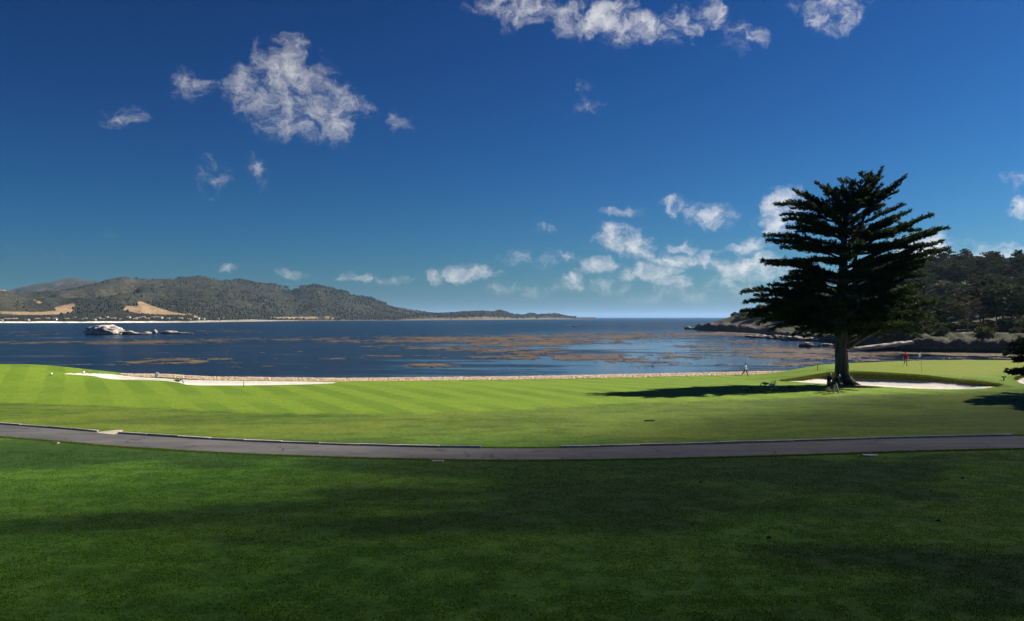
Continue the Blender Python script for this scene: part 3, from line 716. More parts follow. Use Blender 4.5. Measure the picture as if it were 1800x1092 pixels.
# sunlit ledge sloping down to the cove
def ledge():
    pts = [(1500,612),(1530,609),(1560,605.5),(1580,602.5),(1602,600.5)]
    bm = bmesh.new(); rows = []
    for i, (px, py) in enumerate(pts):
        D = 251-2*i; x = (px-HX)/F*D; z = CAMZ-(py-HY)*D/F; w = (.8, 1.0, 1.3, 1.7, .9)[i]
        rows.append([bm.verts.new((x+random.uniform(-.3, .3), D+a*w*1.6, z+b)) for a, b in ((-1, -.75), (-.8, .05), (0, .28), (.8, .15), (1, -.6))])
    for a, b in zip(rows[:-1], rows[1:]):
        for j in range(4): bm.faces.new((a[j], b[j], b[j+1], a[j+1]))
    bm.faces.new(rows[0]); bm.faces.new(rows[-1][::-1])
    bmesh.ops.subdivide_edges(bm, edges=bm.edges[:], cuts=2, use_grid_fill=True)
    for v in bm.verts: v.co.z += random.uniform(-.12, .12); v.co.y += random.uniform(-.15, .15)
    bmesh.ops.recalc_face_normals(bm, faces=bm.faces[:])
    me = bpy.data.meshes.new('rock_ledge'); bm.to_mesh(me); bm.free(); return me
M['ledge'] = plain('pale ledge rock', (.52, .42, .32), .9, .1, .35, 1.2)
o = link('rock_ledge', ledge(), M['ledge']); tag(o, 'long pale rock ledge slanting down to the cove right of the trunk', 'rock')

# ---- seawall of loose stones along the shore
M['stone'] = material('seawall stones', lambda k, o: principled(k, o, k.mix(k.ss(k.noise(k.pos(), 3, 4, .7), .35, .7), k.mix(k.attr('tone'), (.42, .30, .22), (.66, .54, .44)), (.56, .40, .24)), .95, None, .1))
def seawall_mesh():
    ico = bmesh.new(); bmesh.ops.create_icosphere(ico, subdivisions=1, radius=1)
    B = np.array([v.co[:] for v in ico.verts]); Fq = np.array([[v.index for v in f.verts] for f in ico.faces]); ico.free()
    n = 17000; x = rng.uniform(-54, 44, n); t = rng.random(n)*2.7; y = shore(x)+t
    s = .06+.10*rng.random(n)**2; z = H(x, y)*0+3.02-.05*ss(-40, 40, x)+.20*ss(.1, 1.6, t)-.1*ss(2.2, 2.7, t)+.05*rng.random(n)
    V = B[None]*s[:, None, None]*(.7+.6*rng.random((n, 1, 3)))*(.85+.3*rng.random((n, len(B), 1)))*np.array([1.25, 1, .75])
    V = V+np.stack([x, y, z], -1)[:, None]
    me = mesh_np('stone_facing', V.reshape(-1, 3), (np.arange(n)[:, None, None]*len(B)+Fq[None]).reshape(-1, 3))
    fattr(me, 'tone', np.repeat(rng.random(n), len(B))); return me
sw = empty('seawall', (0, 104, 3)); tag(sw, 'low seawall of pale loose stones along the shore', 'seawall')
o = link('stone_facing', seawall_mesh(), M['stone'], sw); o.location = (0, -104, -3); tag(o, kind='stuff')
def wall_core():
    xs = np.linspace(-55, 45, 120); V = []
    for x in xs:
        y0 = float(shore(x)); zz = 3.0-.05*float(ss(-40, 40, x))
        V += [(x, y0+.05, zz-.25), (x, y0+.7, zz+.05), (x, y0+1.7, zz+.18), (x, y0+2.7, zz+.08), (x, y0+4.6, -.6)]
    Fc = [(i*5+j, (i+1)*5+j, (i+1)*5+j+1, i*5+j+1) for i in range(119) for j in range(4)]
    return mesh_np('core', np.array(V), np.array(Fc))
M['wallcore'] = plain('seawall rubble', (.40, .31, .24), .95, .1, .3, 2)
o = link('core', wall_core(), M['wallcore'], sw); o.location = (0, -104, -3)

# ------------------------------------------------------------------ trees
UP = np.array([0, 0, 1.0])
def unit(v): return v/(np.linalg.norm(v, axis=-1, keepdims=True)+1e-9)
def tube_arrays(pts, rad, seg=8, wob=0.0, off=0):
    pts = np.asarray(pts, dtype=float); n = len(pts); T = unit(np.gradient(pts, axis=0))
    ref = np.array([0.31, 0.87, 0.2]) if abs(T[0, 2]) > .8 else UP
    V = []
    for i in range(n):
        a = unit(np.cross(T[i], ref)); b = np.cross(T[i], a)
        for j in range(seg):
            t = 6.28318*j/seg; q = rad[i]*(1+wob*(rng.random()-.5))
            V.append(pts[i]+q*(a*math.cos(t)+b*math.sin(t)))
    V.append(pts[0]); V.append(pts[-1]); Fc = []
    for i in range(n-1):
        for j in range(seg):
            a, b, c, d = i*seg+j, i*seg+(j+1) % seg, (i+1)*seg+(j+1) % seg, (i+1)*seg+j; Fc += [(a, b, c), (a, c, d)]
    for j in range(seg): Fc += [(n*seg, (j+1) % seg, j), (n*seg+1, (n-1)*seg+j, (n-1)*seg+(j+1) % seg)]
    return np.array(V), np.array(Fc)+off
def join(parts):
    Vs, Fs, o = [], [], 0
    for V, Fc in parts: Vs.append(V); Fs.append(Fc+o); o += len(V)
    return np.concatenate(Vs), np.concatenate(Fs)
def dense(pts, rad, n):
    pts = np.asarray(pts, float); d = np.concatenate([[0], np.cumsum(np.linalg.norm(np.diff(pts, axis=0), axis=1))]); s = np.linspace(0, d[-1], n)
    P = np.stack([np.interp(s, d, pts[:, i]) for i in range(3)], -1); r = np.interp(s, d, rad)
    for _ in range(3): P[1:-1] = .25*P[:-2]+.5*P[1:-1]+.25*P[2:]
    return P, r
def curve(p0, tip, bow, n=9):
    p0 = np.asarray(p0, float); tip = np.asarray(tip, float); L = np.linalg.norm(tip-p0); m = .5*(p0+tip)+np.array([0, 0, bow*L])
    t = np.linspace(0, 1, n)[:, None]; return (1-t)**2*p0+2*t*(1-t)*m+t*t*tip
def sprays(C, start=.25, width=.38, step=.34, tuft=.27, flat=.12, tipw=.35):
    """foliage points and directions of one flat branch plate"""
    L = np.linalg.norm(np.diff(C, axis=0), axis=1).sum(); P, D = [], []
    n = max(3, int(L*(1-start)/step))
    for s in np.linspace(start, 1, n):
        i = s*(len(C)-1); a = int(min(i, len(C)-2)); f = i-a; p = C[a]*(1-f)+C[a+1]*f; t = unit(C[a+1]-C[a])
        side = unit(np.cross(t, UP)); P.append(p); D.append(t)
        w = (width*L*(1-s)**.8*(.35+.65*min(1, (s-start)/.25+.25))+tipw)
        for sg in (-1, 1):
            if rng.random() < .10: continue
            an = rng.uniform(.55, 1.15); d = unit(t*math.cos(an)+sg*side*math.sin(an)+UP*rng.uniform(-.06, .22)); tw = w*rng.uniform(.55, 1.2)
            m = max(1, int(tw/tuft)); u = (np.arange(m)+rng.random(m)*.6+.3)*tw/m
            P += list(p+d*u[:, None]+UP*(rng.normal(0, flat, (m, 1)))); D += [d]*m
    return np.array(P), np.array(D)
def leaves(P, D, per=5, ln=.42, wd=.13, up=.35, spread=.55):
    n = len(P)*per; p = np.repeat(P, per, 0)+rng.normal(0, .07, (n, 3)); d = np.repeat(D, per, 0)
    d = unit(d+rng.normal(0, spread, (n, 3))*np.array([1, 1, .6])+UP*rng.uniform(-.1, up*2, (n, 1)))
    s = unit(np.cross(d, rng.normal(0, 1, (n, 3)))); l = ln*rng.uniform(.6, 1.35, (n, 1)); w = wd*rng.uniform(.7, 1.3, (n, 1))
    V = np.stack([p-d*l*.25, p+d*l*.25+s*w, p+d*l, p+d*l*.25-s*w], 1); return V.reshape(-1, 3), np.arange(n*4).reshape(n, 4)
def bark_nodes(k, out, a=(.055, .045, .036), b=(.17, .145, .12)):
    p = k.obj(); n = k.noise(k.scale(p, (3.2, 3.2, .45)), 1, 5, .65); f = k.noise(k.scale(p, (9, 9, 2)), 1, 4, .7)
    c = k.mix(k.ss(n, .35, .66), a, b); principled(k, out, c, .95, k.bump(k.m('ADD', n, k.m('MULTIPLY', f, .4)), 1.0, .18), .1)
M['bark'] = material('cypress bark', bark_nodes)
M['bark_pale'] = material('pale grey bark', lambda k, o: bark_nodes(k, o, (.16, .13, .11), (.34, .29, .25)))
def leaf_nodes(k, out, a, b, c2):
    p = k.obj(); rnd = k.n('ShaderNodeObjectInfo').outputs['Random']; n = k.noise(p, .55, 3, .6); f = k.noise(p, 4, 2, .6)
    c = k.mix(k.ss(n, .35, .65), a, b); c = k.mix(k.m('MULTIPLY', rnd, .6), c, c2); c = k.mix(k.ss(f, .3, .7), k.mix(.35, c, (0, 0, 0)), c)
    d = k.n('ShaderNodeBsdfPrincipled'); k.put(d.inputs['Base Color'], c); d.inputs['Roughness'].default_value = .75; d.inputs['Specular IOR Level'].default_value = .15
    t = k.n('ShaderNodeBsdfTranslucent'); k.put(t.inputs[0], c); mx = k.n('ShaderNodeMixShader'); mx.inputs[0].default_value = .24
    k.l(d.outputs[0], mx.inputs[1]); k.l(t.outputs[0], mx.inputs[2]); k.l(mx.outputs[0], out.inputs[0])
M['leaf_cypress'] = material('dark cypress foliage', lambda k, o: leaf_nodes(k, o, (.030, .052, .019), (.062, .088, .026), (.045, .068, .022)))
M['leaf_wood'] = material('headland foliage', lambda k, o: leaf_nodes(k, o, (.040, .055, .020), (.085, .095, .034), (.110, .098, .044)))
M['leaf_brown'] = material('thin brownish foliage', lambda k, o: leaf_nodes(k, o, (.10, .075, .045), (.16, .12, .075), (.12, .10, .05)))
M['leaf_shrub'] = material('shrub foliage', lambda k, o: leaf_nodes(k, o, (.045, .065, .018), (.11, .125, .035), (.15, .13, .05)))

# ---- the big cypress beside the green
tx, ty = TREE; tz = float(H(tx, ty)); SC = ty/F
def tp(px, py, dy=0.0): return np.array([(px-1482)*SC, dy, (677-py)*SC])
def big_cypress():
    root = empty('cypress_tree', (tx, ty, tz)); tag(root, 'tall dark wind-swept cypress with layered branches beside the green', 'tree')
    main = [(1481,681),(1480,664),(1479,640),(1478.5,600),(1480,550),(1482,500),(1483,450),(1484,400),(1489,362),(1508,334),(1533,314),(1556,296)]
    mp = np.array([tp(*q) for q in main]); mr = np.array([14.5,12,11,10,9,8,6.6,5,3.5,2.2,1.3,.5])*SC
    P, r = dense(mp, mr, 46); parts = [tube_arrays(P, r, 14, .14)]
    for an, l in ((0.1, 2.1), (1.5, 1.3), (2.7, 1.5), (4.0, 1.4), (5.2, 1.7)):           # root flare
        d = np.array([math.cos(an), math.sin(an), 0]); q = np.array([d*.25+UP*1.1, d*.75+UP*.45, d*l*.7+UP*.10, d*l-UP*.15])
        A, b = dense(q, [.42, .34, .2, .07], 10); parts.append(tube_arrays(A, b, 8, .15))
    V, Fc = join(parts); link('trunk', mesh_np('trunk', V, Fc), M['bark'], root, True)
    s2 = np.array([tp(1487,606,.0),tp(1498,582,.3),tp(1504,556,.5),tp(1507,505,.7),tp(1509,445,.8),tp(1515,395,.7),tp(1534,358,.5),tp(1562,334,.3),tp(1592,313,.1)])
    s3 = np.array([tp(1489,612),tp(1508,598,-.4),tp(1530,585,-.7),tp(1562,571,-.9),tp(1602,557,-.8),tp(1640,548,-.6)])
    s4 = np.array([tp(1483,585),tp(1492,566,-.9),tp(1500,530,-1.6),tp(1512,500,-2.4)])
    s5 = np.array([tp(1479,560),tp(1462,545,.5),tp(1440,535,1.2),tp(1405,528,1.5)])
    for s, rr in ((s2, [5.2,4.6,4.3,4,3.2,2.5,1.7,1,.4]), (s3, [4.6,3.6,3,2.2,1.4,.6]), (s4, [3,2.5,2,1]), (s5, [3.2,2.6,1.8,.8])):
        A, b = dense(s, np.array(rr)*SC, 22); link('limb', mesh_np('limb', *tube_arrays(A, b, 9, .12)), M['bark'], root, True)
    def axis_at(py): return np.array([np.interp(-(py), [-q[1] for q in main], [q[0] for q in main])])[0]
    BR = []
    LT = [(1437,321),(1401,332),(1420,342),(1375,354),(1398,364),(1383,375),(1372,389),(1385,400),(1351,413),(1349,423),(1372,436),(1339,459),(1352,464),(1392,478),(1369,490),(1385,500),(1310,514),(1330,520),(1306,532),(1306,548),(1322,558),(1350,564),(1371,572),(1404,578)]
    RT = [(1578,326),(1545,338),(1564,342),(1586,361),(1600,372),(1629,381),(1610,392),(1659,402),(1640,412),(1657,425),(1663,438),(1647,453),(1625,468),(1612,484),(1632,500),(1610,515),(1640,530),(1618,548),(1648,556),(1600,575)]
    for (px, py) in LT:
        sy = min(py+max(8, .20*(1480-px)) if py < 480 else py+.10*(1480-px), 605) 
        if py < 345: sy = py+.75*(1484-px)+10
        BR.append((tp(axis_at(sy), sy), tp(px, py, rng.normal(0, .9)), .10))
    for (px, py) in RT:
        sy = min(py+.34*(px-1490)+6, 600); x0 = axis_at(sy)+(18 if sy > 380 else 12)
        BR.append((tp(x0, sy, .4), tp(px, py, rng.normal(0, .9)), .02 if py < 400 else .08))
    for (px, py) in [(1556,296),(1530,308),(1516,318),(1500,318),(1480,322),(1590,313),(1572,330),(1550,326),(1460,326),(1448,332),(1540,318),(1470,334),(1520,332)]:
        BR.append((tp(axis_at(py+48)+(px-1484)*.25, py+48, 0), tp(px, py, rng.normal(0, .4)), -.05))
    for (px, py) in [(1318,556),(1338,570),(1362,582),(1390,590),(1420,592),(1446,590),(1530,594),(1562,596),(1594,592),(1622,586),(1650,572),(1610,560),(1575,580),(1350,552),(1400,570)]:        # low boughs droop towards the ground
        sy = py-.16*abs(px-1482)-6; BR.append((tp(axis_at(sy)+(12 if px > 1482 else 0), sy), tp(px, py, rng.normal(0, 1.6)), .10))
    Lp = [(300,20),(320,45),(354,92),(389,100),(415,122),(459,132),(490,108),(514,158),(548,166),(572,104),(590,50)]; Rp = [(300,50),(340,76),(361,98),(381,138),(402,166),(438,170),(453,158),(470,145),(500,140),(530,150),(560,150),(590,105)]
    Lp = [(q, w*(.80 if q < 400 else 1)) for q, w in Lp]; li = lambda q, T: np.interp(q, [a for a, _ in T], [b for _, b in T])
    for i in range(98):
        py = 318+ (i/98)*266; py = round(py/24)*24+rng.normal(0, 2.6); an = i*2.39996+rng.normal(0, .2); c, s = math.cos(an), math.sin(an)
        w = li(py, Lp) if c < 0 else li(py, Rp); m = .42*(li(py, Lp)+li(py, Rp)); u = rng.uniform(.55, .98)*(.62 if s < -.45 else .85 if s > .6 else 1)
        x = w*c*u; y = m*s*u*SC; rise = (.09 if py > 400 else .42)*math.hypot(x, m*s*u)+6
        sy = min(py+rise, 602); BR.append((tp(axis_at(sy)+(8 if c > 0 else 0), sy), np.array([tp(1484+x+ (14 if py < 360 else 0), py)[0], y, (677-py)*SC]), .08))
    for i in range(34):                                   # fuller boughs low on the right and behind
        py = 486+rng.random()*98; an = rng.uniform(-1.2, 1.5) if i % 3 else rng.uniform(1.6, 3.6); c, s = math.cos(an), math.sin(an); u = rng.uniform(.5, .92)
        x = (li(py, Rp) if c > 0 else li(py, Lp))*c*u; y = 125*s*u*SC; sy = min(py+.05*abs(x)+4, 600); BR.append((tp(axis_at(sy)+(10 if c > 0 else 0), sy), np.array([tp(1484+x, py)[0], y, (677-py)*SC]), .10))
    tubes, PP, DD = [], [], []
    for p0, tip, bow in BR:
        C = curve(p0, tip, bow); L = np.linalg.norm(tip-p0)
        C[1:-1] += rng.normal(0, .06, (len(C)-2, 3)); tubes.append(tube_arrays(C, np.linspace(.020*L+.02, .015, len(C)), 5))
        p, d = sprays(C, .24 if L > 4 else .08, .33, .22, .19, .09, .12); PP.append(p); DD.append(d)
    V, Fc = join(tubes); link('branches', mesh_np('branches', V, Fc), M['bark'], root, True)
    P, D = np.concatenate(PP), np.concatenate(DD)
    V, Fc = leaves(P, D, 7, .30, .050, .36, .42); link('crown', mesh_np('crown', V, Fc), M['leaf_cypress'], root)
    return root
big_cypress()

def make_tree(name, h, R0, bare, nb, leafmat, bark, leaf=.95, per=5, shape='flat', lean=0.0, tr=.035, seed=0, droop=.1):
    """a smaller tree: trunk with limbs, crown of leaf sprays"""
    root = empty(name, (0, 0, 0)); n = 8
    ax = np.array([(lean*h*(t**1.5)+.25*math.sin(t*5+seed), .25*math.cos(t*4+seed), t*h*.93) for t in np.linspace(0, 1, n)]); ax[0] = 0
    A, b = dense(ax-np.array([0, 0, .4]), np.linspace(tr*h*.5+.08, .05, n), 18); parts = [tube_arrays(A, b, 8, .12)]; PP, DD = [], []
    for i in range(nb):
        t = bare+(1-bare)*(i+.5)/nb; an = i*2.39996+seed; q = (t-bare)/(1-bare)
        if shape == 'flat': r = R0*(.62+.38*math.sin(q*3.0))*(1-.35*q**3)
        elif shape == 'round': r = R0*math.sqrt(max(.08, 1-(2*q-.9)**2))
        else: r = R0*(1-q)**.75+.6
        r *= rng.uniform(.65, 1.1); z = h*t; z0 = z-(.12+.35*(shape != 'cone'))*r*.6
        base = np.array([np.interp(z0, ax[:, 2], ax[:, 0]), np.interp(z0, ax[:, 2], ax[:, 1]), max(z0, .15*h*bare)])
        tip = np.array([np.interp(z, ax[:, 2], ax[:, 0])+r*math.cos(an), r*math.sin(an), z+rng.normal(0, .03)*h])
        C = curve(base, tip, droop); parts.append(tube_arrays(C, np.linspace(.022*r+.04, .03, len(C)), 4))
        p, d = sprays(C, .35, .42, leaf*.8, leaf*.62, .16*leaf); PP.append(p); DD.append(d)
    link('trunk', mesh_np('trunk', *join(parts)), M[bark], root, True)
    V, Fc = leaves(np.concatenate(PP), np.concatenate(DD), per, leaf, leaf*.30, .4, .55); link('crown', mesh_np('crown', V, Fc), M[leafmat], root)
    return root
PROTO = [make_tree('cypress_tree', 16, 8.0, .30, 42, 'leaf_wood', 'bark', 1.0, 5, 'flat', .05, seed=1),
         make_tree('pine_tree', 18, 6.2, .35, 46, 'leaf_wood', 'bark', 1.0, 5, 'round', .02, seed=2),
         make_tree('cypress_tree', 13, 9.0, .38, 40, 'leaf_wood', 'bark', 1.0, 5, 'flat', -.06, seed=3),
         make_tree('cypress_tree', 14, 8.0, .06, 56, 'leaf_wood', 'bark', .95, 5, 'flat', .0, seed=4),
         make_tree('pine_tree', 16, 7.0, .25, 50, 'leaf_wood', 'bark', 1.05, 5, 'round', -.03, seed=5)]
BARE = make_tree('bare_tree', 13, 5.0, .40, 22, 'leaf_brown', 'bark_pale', .7, 3, 'round', .04, tr=.03, seed=6)
SHRUB = make_tree('shrub', 2.6, 2.3, .05, 26, 'leaf_shrub', 'bark', .5, 5, 'round', 0, tr=.05, seed=7)
def plant(proto, x, y, s, rz, label, cat, group=None, fn=HL, dz=-.25, sz=1.0, used=set()):
    o = proto if proto.name not in used else copy_tree(proto); used.add(proto.name)
    o.location = (x, y, float(fn(x, y))+dz); o.rotation_euler = (0, 0, rz); o.scale = (s, s, s*sz); 
    for kk in ('group',):
        if kk in o.keys(): del o[kk]
    tag(o, label, cat, group); return o
def plant_px(proto, px, D, s, rz, label, cat, group=None, **kw): return plant(proto, (px-HX)/F*D, D, s, rz, label, cat, group, **kw)
# trees that stand out on the bluff
plant_px(PROTO[3], 1588, 268, 1.12, .6, 'layered cypress with foliage to the ground just right of the big tree', 'tree')
plant_px(PROTO[3], 1552, 292, 1.10, 2.6, 'dense low-branched cypress half hidden behind the big tree', 'tree')
plant_px(PROTO[0], 1650, 275, .78, 1.2, 'small cypress with twin pale trunk left of the bare tree', 'tree', sz=.95)
plant_px(BARE, 1701, 272, .92, .3, 'thin half-bare brownish tree on the bluff', 'tree')
plant_px(PROTO[1], 1728, 282, .92, 2.0, 'straight dark trunked pine right of the half-bare tree', 'tree')
plant_px(PROTO[2], 1778, 278, 1.18, .9, 'wide flat-topped cypress at the right edge of the bluff', 'tree')
plant_px(PROTO[4], 1762, 300, 1.0, 4.0, 'rounded pine behind the wide flat-topped cypress', 'tree')
plant_px(PROTO[3], 1620, 296, .95, 5.0, 'bushy cypress behind the twin-trunk cypress', 'tree')
# the wood on the hill behind
pts = []; tries = 0
while len(pts) < 150 and tries < 6000:
    tries += 1; D = random.uniform(312, 560); px = random.uniform(1490, 1860)
    x = (px-HX)/F*D
    if float(sdf(LAND, np.array(x), np.array(D))) > -24: continue
    if any((x-a)**2+(D-b)**2 < 8.0**2 for a, b in pts): continue
    pts.append((x, D))
for i, (x, D) in enumerate(pts):
    q = (i*3+i//5) % 5; s = random.uniform(.62, .95); ppx = HX+F*x/D
    kind = ('leaning cypress', 'tall rounded pine', 'wide flat-topped cypress', 'dense low-branched cypress', 'spreading rounded pine')[q]
    where = 'on the hill crest' if D > 470 else 'on the middle slope' if D > 380 else 'low in the wood'
    side = 'behind the big cypress' if ppx < 1600 else 'left of the half-bare tree' if ppx < 1700 else 'above the bluff cypress' if ppx < 1780 else 'by the right edge'
    plant(PROTO[q], x, D, s, random.uniform(0, 6.28), ('large ' if s > .79 else 'smaller ')+kind+' '+where+' '+side, 'tree', 'trees of the headland wood')
for i in range(16):
    D = random.uniform(520, 690); px = random.uniform(1335, 1500); x = (px-HX)/F*D
    if float(sdf(LAND, np.array(x), np.array(D))) > -26: continue
    plant(PROTO[i % 5], x, D, random.uniform(.5, .8), random.uniform(0, 6.28), 'small dark tree on the far end of the headland behind the big cypress', 'tree', 'trees on the far headland')
for i in range(170):
    D = random.uniform(250, 318); px = random.uniform(1500, 1820); x = (px-HX)/F*D; dd = float(sdf(LAND, np.array(x), np.array(D)))
    if dd > -7: continue
    if 1660 < px < 1725 and D < 275: continue
    s = random.uniform(.45, 1.15); at_ = 'behind the big cypress' if px < 1570 else 'left of the half-bare tree' if px < 1690 else 'below the pine beside the half-bare tree' if px < 1750 else 'under the flat-topped cypress'; row = 'at the bluff edge' if dd > -25 else 'back on the bluff' if dd > -45 else 'at the wood edge'
    plant(SHRUB, x, D, s, random.uniform(0, 6.28), ('large ' if s > .9 else 'small ' if s < .65 else '')+'olive shrub '+row+' '+at_, 'shrub', 'shrubs on the bluff')
for i in range(80):
    D = random.uniform(545, 700); px = random.uniform(1285, 1430); x = (px-HX)/F*D; dd = float(sdf(LAND, np.array(x), np.array(D)))
    if dd > -14: continue
    plant(SHRUB, x, D, random.uniform(.7, 1.5), random.uniform(0, 6.28), 'low yellowish shrub on top of the far rocky point', 'shrub', 'shrubs on the rocky point')
M['sandy'] = plain('trodden sandy ground', (.50, .40, .29), .95, .1, .2, 1.0)
def bluff_path():
    px = np.linspace(1655, 1722, 24); V = []
    for j, p in enumerate(px):
        t = j/23; D0 = 262+7*t; w = 2.2*math.sin(math.pi*t)**.5+.2
        for q in np.linspace(-1, 1, 5): D = D0+q*w; x = (p-HX)/F*D; V.append((x, D, float(HL(x, D))+.10))
    return mesh_np('bluff_path', np.array(V), np.array([(i*5+j, (i+1)*5+j, (i+1)*5+j+1, i*5+j+1) for i in range(23) for j in range(4)]))
o = link('bluff_path', bluff_path(), M['sandy'], smooth=True); tag(o, 'pale sandy path on the bluff below the half-bare tree', kind='structure')
# mast above the wood
def mast():
    D = 500; x = (1703-HX)/F*D; z = float(HL(x, D)); root = empty('radio_mast', (x, D, z)); tag(root, 'thin red and white radio mast above the wooded hill', 'mast'); h = CAMZ+(HY-440)*D/F-z
    mm = M['mast'] = plain('mast paint', (.42, .22, .20), .6)
    for an in (0, 2.094, 4.189):
        a = np.array([[.35*math.cos(an), .35*math.sin(an), 0], [.10*math.cos(an), .10*math.sin(an), h]]); link('leg', mesh_np('leg', *tube_arrays(a, [.09, .06], 5)), mm, root)
    tb = []
    for i in range(int(h/1.2)):
        q = .35-.25*i*1.2/h; P = [np.array([q*math.cos(a), q*math.sin(a), i*1.2+(.6 if j % 2 else 0)]) for j, a in enumerate((0, 2.094, 4.189, 6.283))]; tb.append(tube_arrays(np.array(P), [.03]*4, 4))
    link('lattice', mesh_np('lattice', *join(tb)), mm, root)
mast()

# ---- the cypress just outside the right edge whose branch hangs into view and whose shade lies on the lawn
def edge_tree():
    t = make_tree('cypress_tree', 12.5, 8.0, .24, 60, 'leaf_cypress', 'bark', .5, 6, 'flat', 0.0, seed=9, droop=.05)
    x, y = 56.6, 72.5; t.location = (x, y, float(H(x, y))-.2); t.rotation_euler = (0, 0, 1.1)
    tag(t, 'dark cypress at the right edge with one low branch reaching into view', 'tree')
    PP, DD, tb = [], [], []
    for (px, py, D, w) in [(1776,654,70,.10),(1786,657,70.5,.1),(1772,622,71,.3),(1780,606,72,.35),(1786,634,71,.3)]:
        tip = np.array([(px-HX)/F*D, D, CAMZ-(py-HY)*D/F]); st = np.array([x, y, tip[2]-.3])
        Rm = np.array(Matrix.Rotation(-1.1, 3, 'Z')); off = np.array(t.location)
        C = curve(Rm @ (st-off), Rm @ (tip-off), .06); tb.append(tube_arrays(C, np.linspace(.12, .015, len(C)), 5)); p, d = sprays(C, .2, w*.8+.05, .2, .16, .05); PP.append(p); DD.append(d)
    link('limb', mesh_np('limb', *join(tb)), M['bark'], t, True)
    V, Fc = leaves(np.concatenate(PP), np.concatenate(DD), 5, .32, .08, .3, .5); link('branch_foliage', mesh_np('branch_foliage', V, Fc), M['leaf_cypress'], t)
edge_tree()

# ------------------------------------------------------------------ unseen vapour volume, added to darken the near lawn
def add_shade_volume():
    t = 700.0; c = Vector((0, 0, 3.5))+SUN*t                # over the near lawn, seen from the sun
    bm = bmesh.new(); ang = R(34.0)
    ex, ey = np.array([math.cos(ang), math.sin(ang)]), np.array([-math.sin(ang), math.cos(ang)])
    # lumps: position along and across the shade's edge (m on the ground), half sizes
    for (a, b, ra, rb, h) in [(-20,-112,150,112,40),(36,-54,70,56,46),(-66,-62,60,56,26),(92,-72,80,75,34),(0,-130,170,100,46)]:
        g = ex*a+ey*b+np.array([0, 51.5]); m = Matrix.Translation(c+Vector((g[0], g[1], 0))) @ Matrix.Rotation(ang, 4, 'Z') @ Matrix.Diagonal((ra, rb, h, 1))
        bmesh.ops.create_icosphere(bm, subdivisions=4, radius=1, matrix=m)
    me = bpy.data.meshes.new('shade_volume'); bm.to_mesh(me); bm.free()
    o = link('shade_volume', me); 
    md = o.modifiers.new('r', 'REMESH'); md.mode = 'VOXEL'; md.voxel_size = 6.0
    dg = bpy.context.evaluated_depsgraph_get(); m2 = bpy.data.meshes.new_from_object(o.evaluated_get(dg)); o.modifiers.clear(); o.data = m2
    V = np.zeros(len(m2.vertices)*3, dtype=np.float32); m2.vertices.foreach_get('co', V); V = V.reshape(-1, 3)
    N = np.zeros(len(m2.vertices)*3, dtype=np.float32); m2.vertex_normals.foreach_get('vector', N); N = N.reshape(-1, 3)
    n = fbm(V[:, 0]*.03+V[:, 2]*.02, V[:, 1]*.03+V[:, 2]*.03, 2, 4)-.5; V += N*n[:, None]*16; m2.vertices.foreach_set('co', V.ravel()); m2.update()
    def f(k, out):
        p = k.n('ShaderNodeVolumePrincipled'); p.inputs['Color'].default_value = (.95, .95, .96, 1); p.inputs['Density'].default_value = .0195
        k.l(p.outputs[0], out.inputs['Volume'])
    m2.materials.clear(); m2.materials.append(material('cloud vapour', f))
    tag(o, 'unseen volume added before the sun to shade the near lawn', 'shade_volume', kind='stuff')
add_shade_volume()

# ------------------------------------------------------------------ people
def capsules(chains, voxel=.013, smooth=1):
    """one continuous skin grown round tapered chains [(points, radii), ...]"""
    parts = []
    for pts, rad in chains:
        pts = np.asarray(pts, float); P, r = dense(pts, rad, max(4, 3*len(pts))) if len(pts) > 2 else (pts, np.asarray(rad, float))
        T0, T1 = unit(P[0]-P[1]), unit(P[-1]-P[-2])
        P = np.concatenate([[P[0]+T0*r[0]*.95], [P[0]+T0*r[0]*.6], P, [P[-1]+T1*r[-1]*.6], [P[-1]+T1*r[-1]*.95]]); r = np.concatenate([[r[0]*.3, r[0]*.8], r, [r[-1]*.8, r[-1]*.3]])
        parts.append(tube_arrays(P, r, 10))
    V, Fc = join(parts); me = mesh_np('tmp', V, Fc); o = bpy.data.objects.new('tmp', me); COL.objects.link(o)
    md = o.modifiers.new('r', 'REMESH'); md.mode = 'VOXEL'; md.voxel_size = voxel
    if smooth: s = o.modifiers.new('s', 'SMOOTH'); s.factor = .5; s.iterations = smooth
    dg = bpy.context.evaluated_depsgraph_get(); m2 = bpy.data.meshes.new_from_object(o.evaluated_get(dg))
    bpy.data.objects.remove(o); return m2
M['skin'] = plain('skin', (.50, .32, .24), .6, .3, .08); M['hair'] = plain('dark hair', (.03, .022, .018), .6)
CLO = {}
def cloth(c):
    if c not in CLO: CLO[c] = plain('cloth', c, .85, .15, .12, 9)
    return CLO[c]
def rx(v, a): return np.array([v[0], v[1]*math.cos(a)-v[2]*math.sin(a), v[1]*math.sin(a)+v[2]*math.cos(a)])
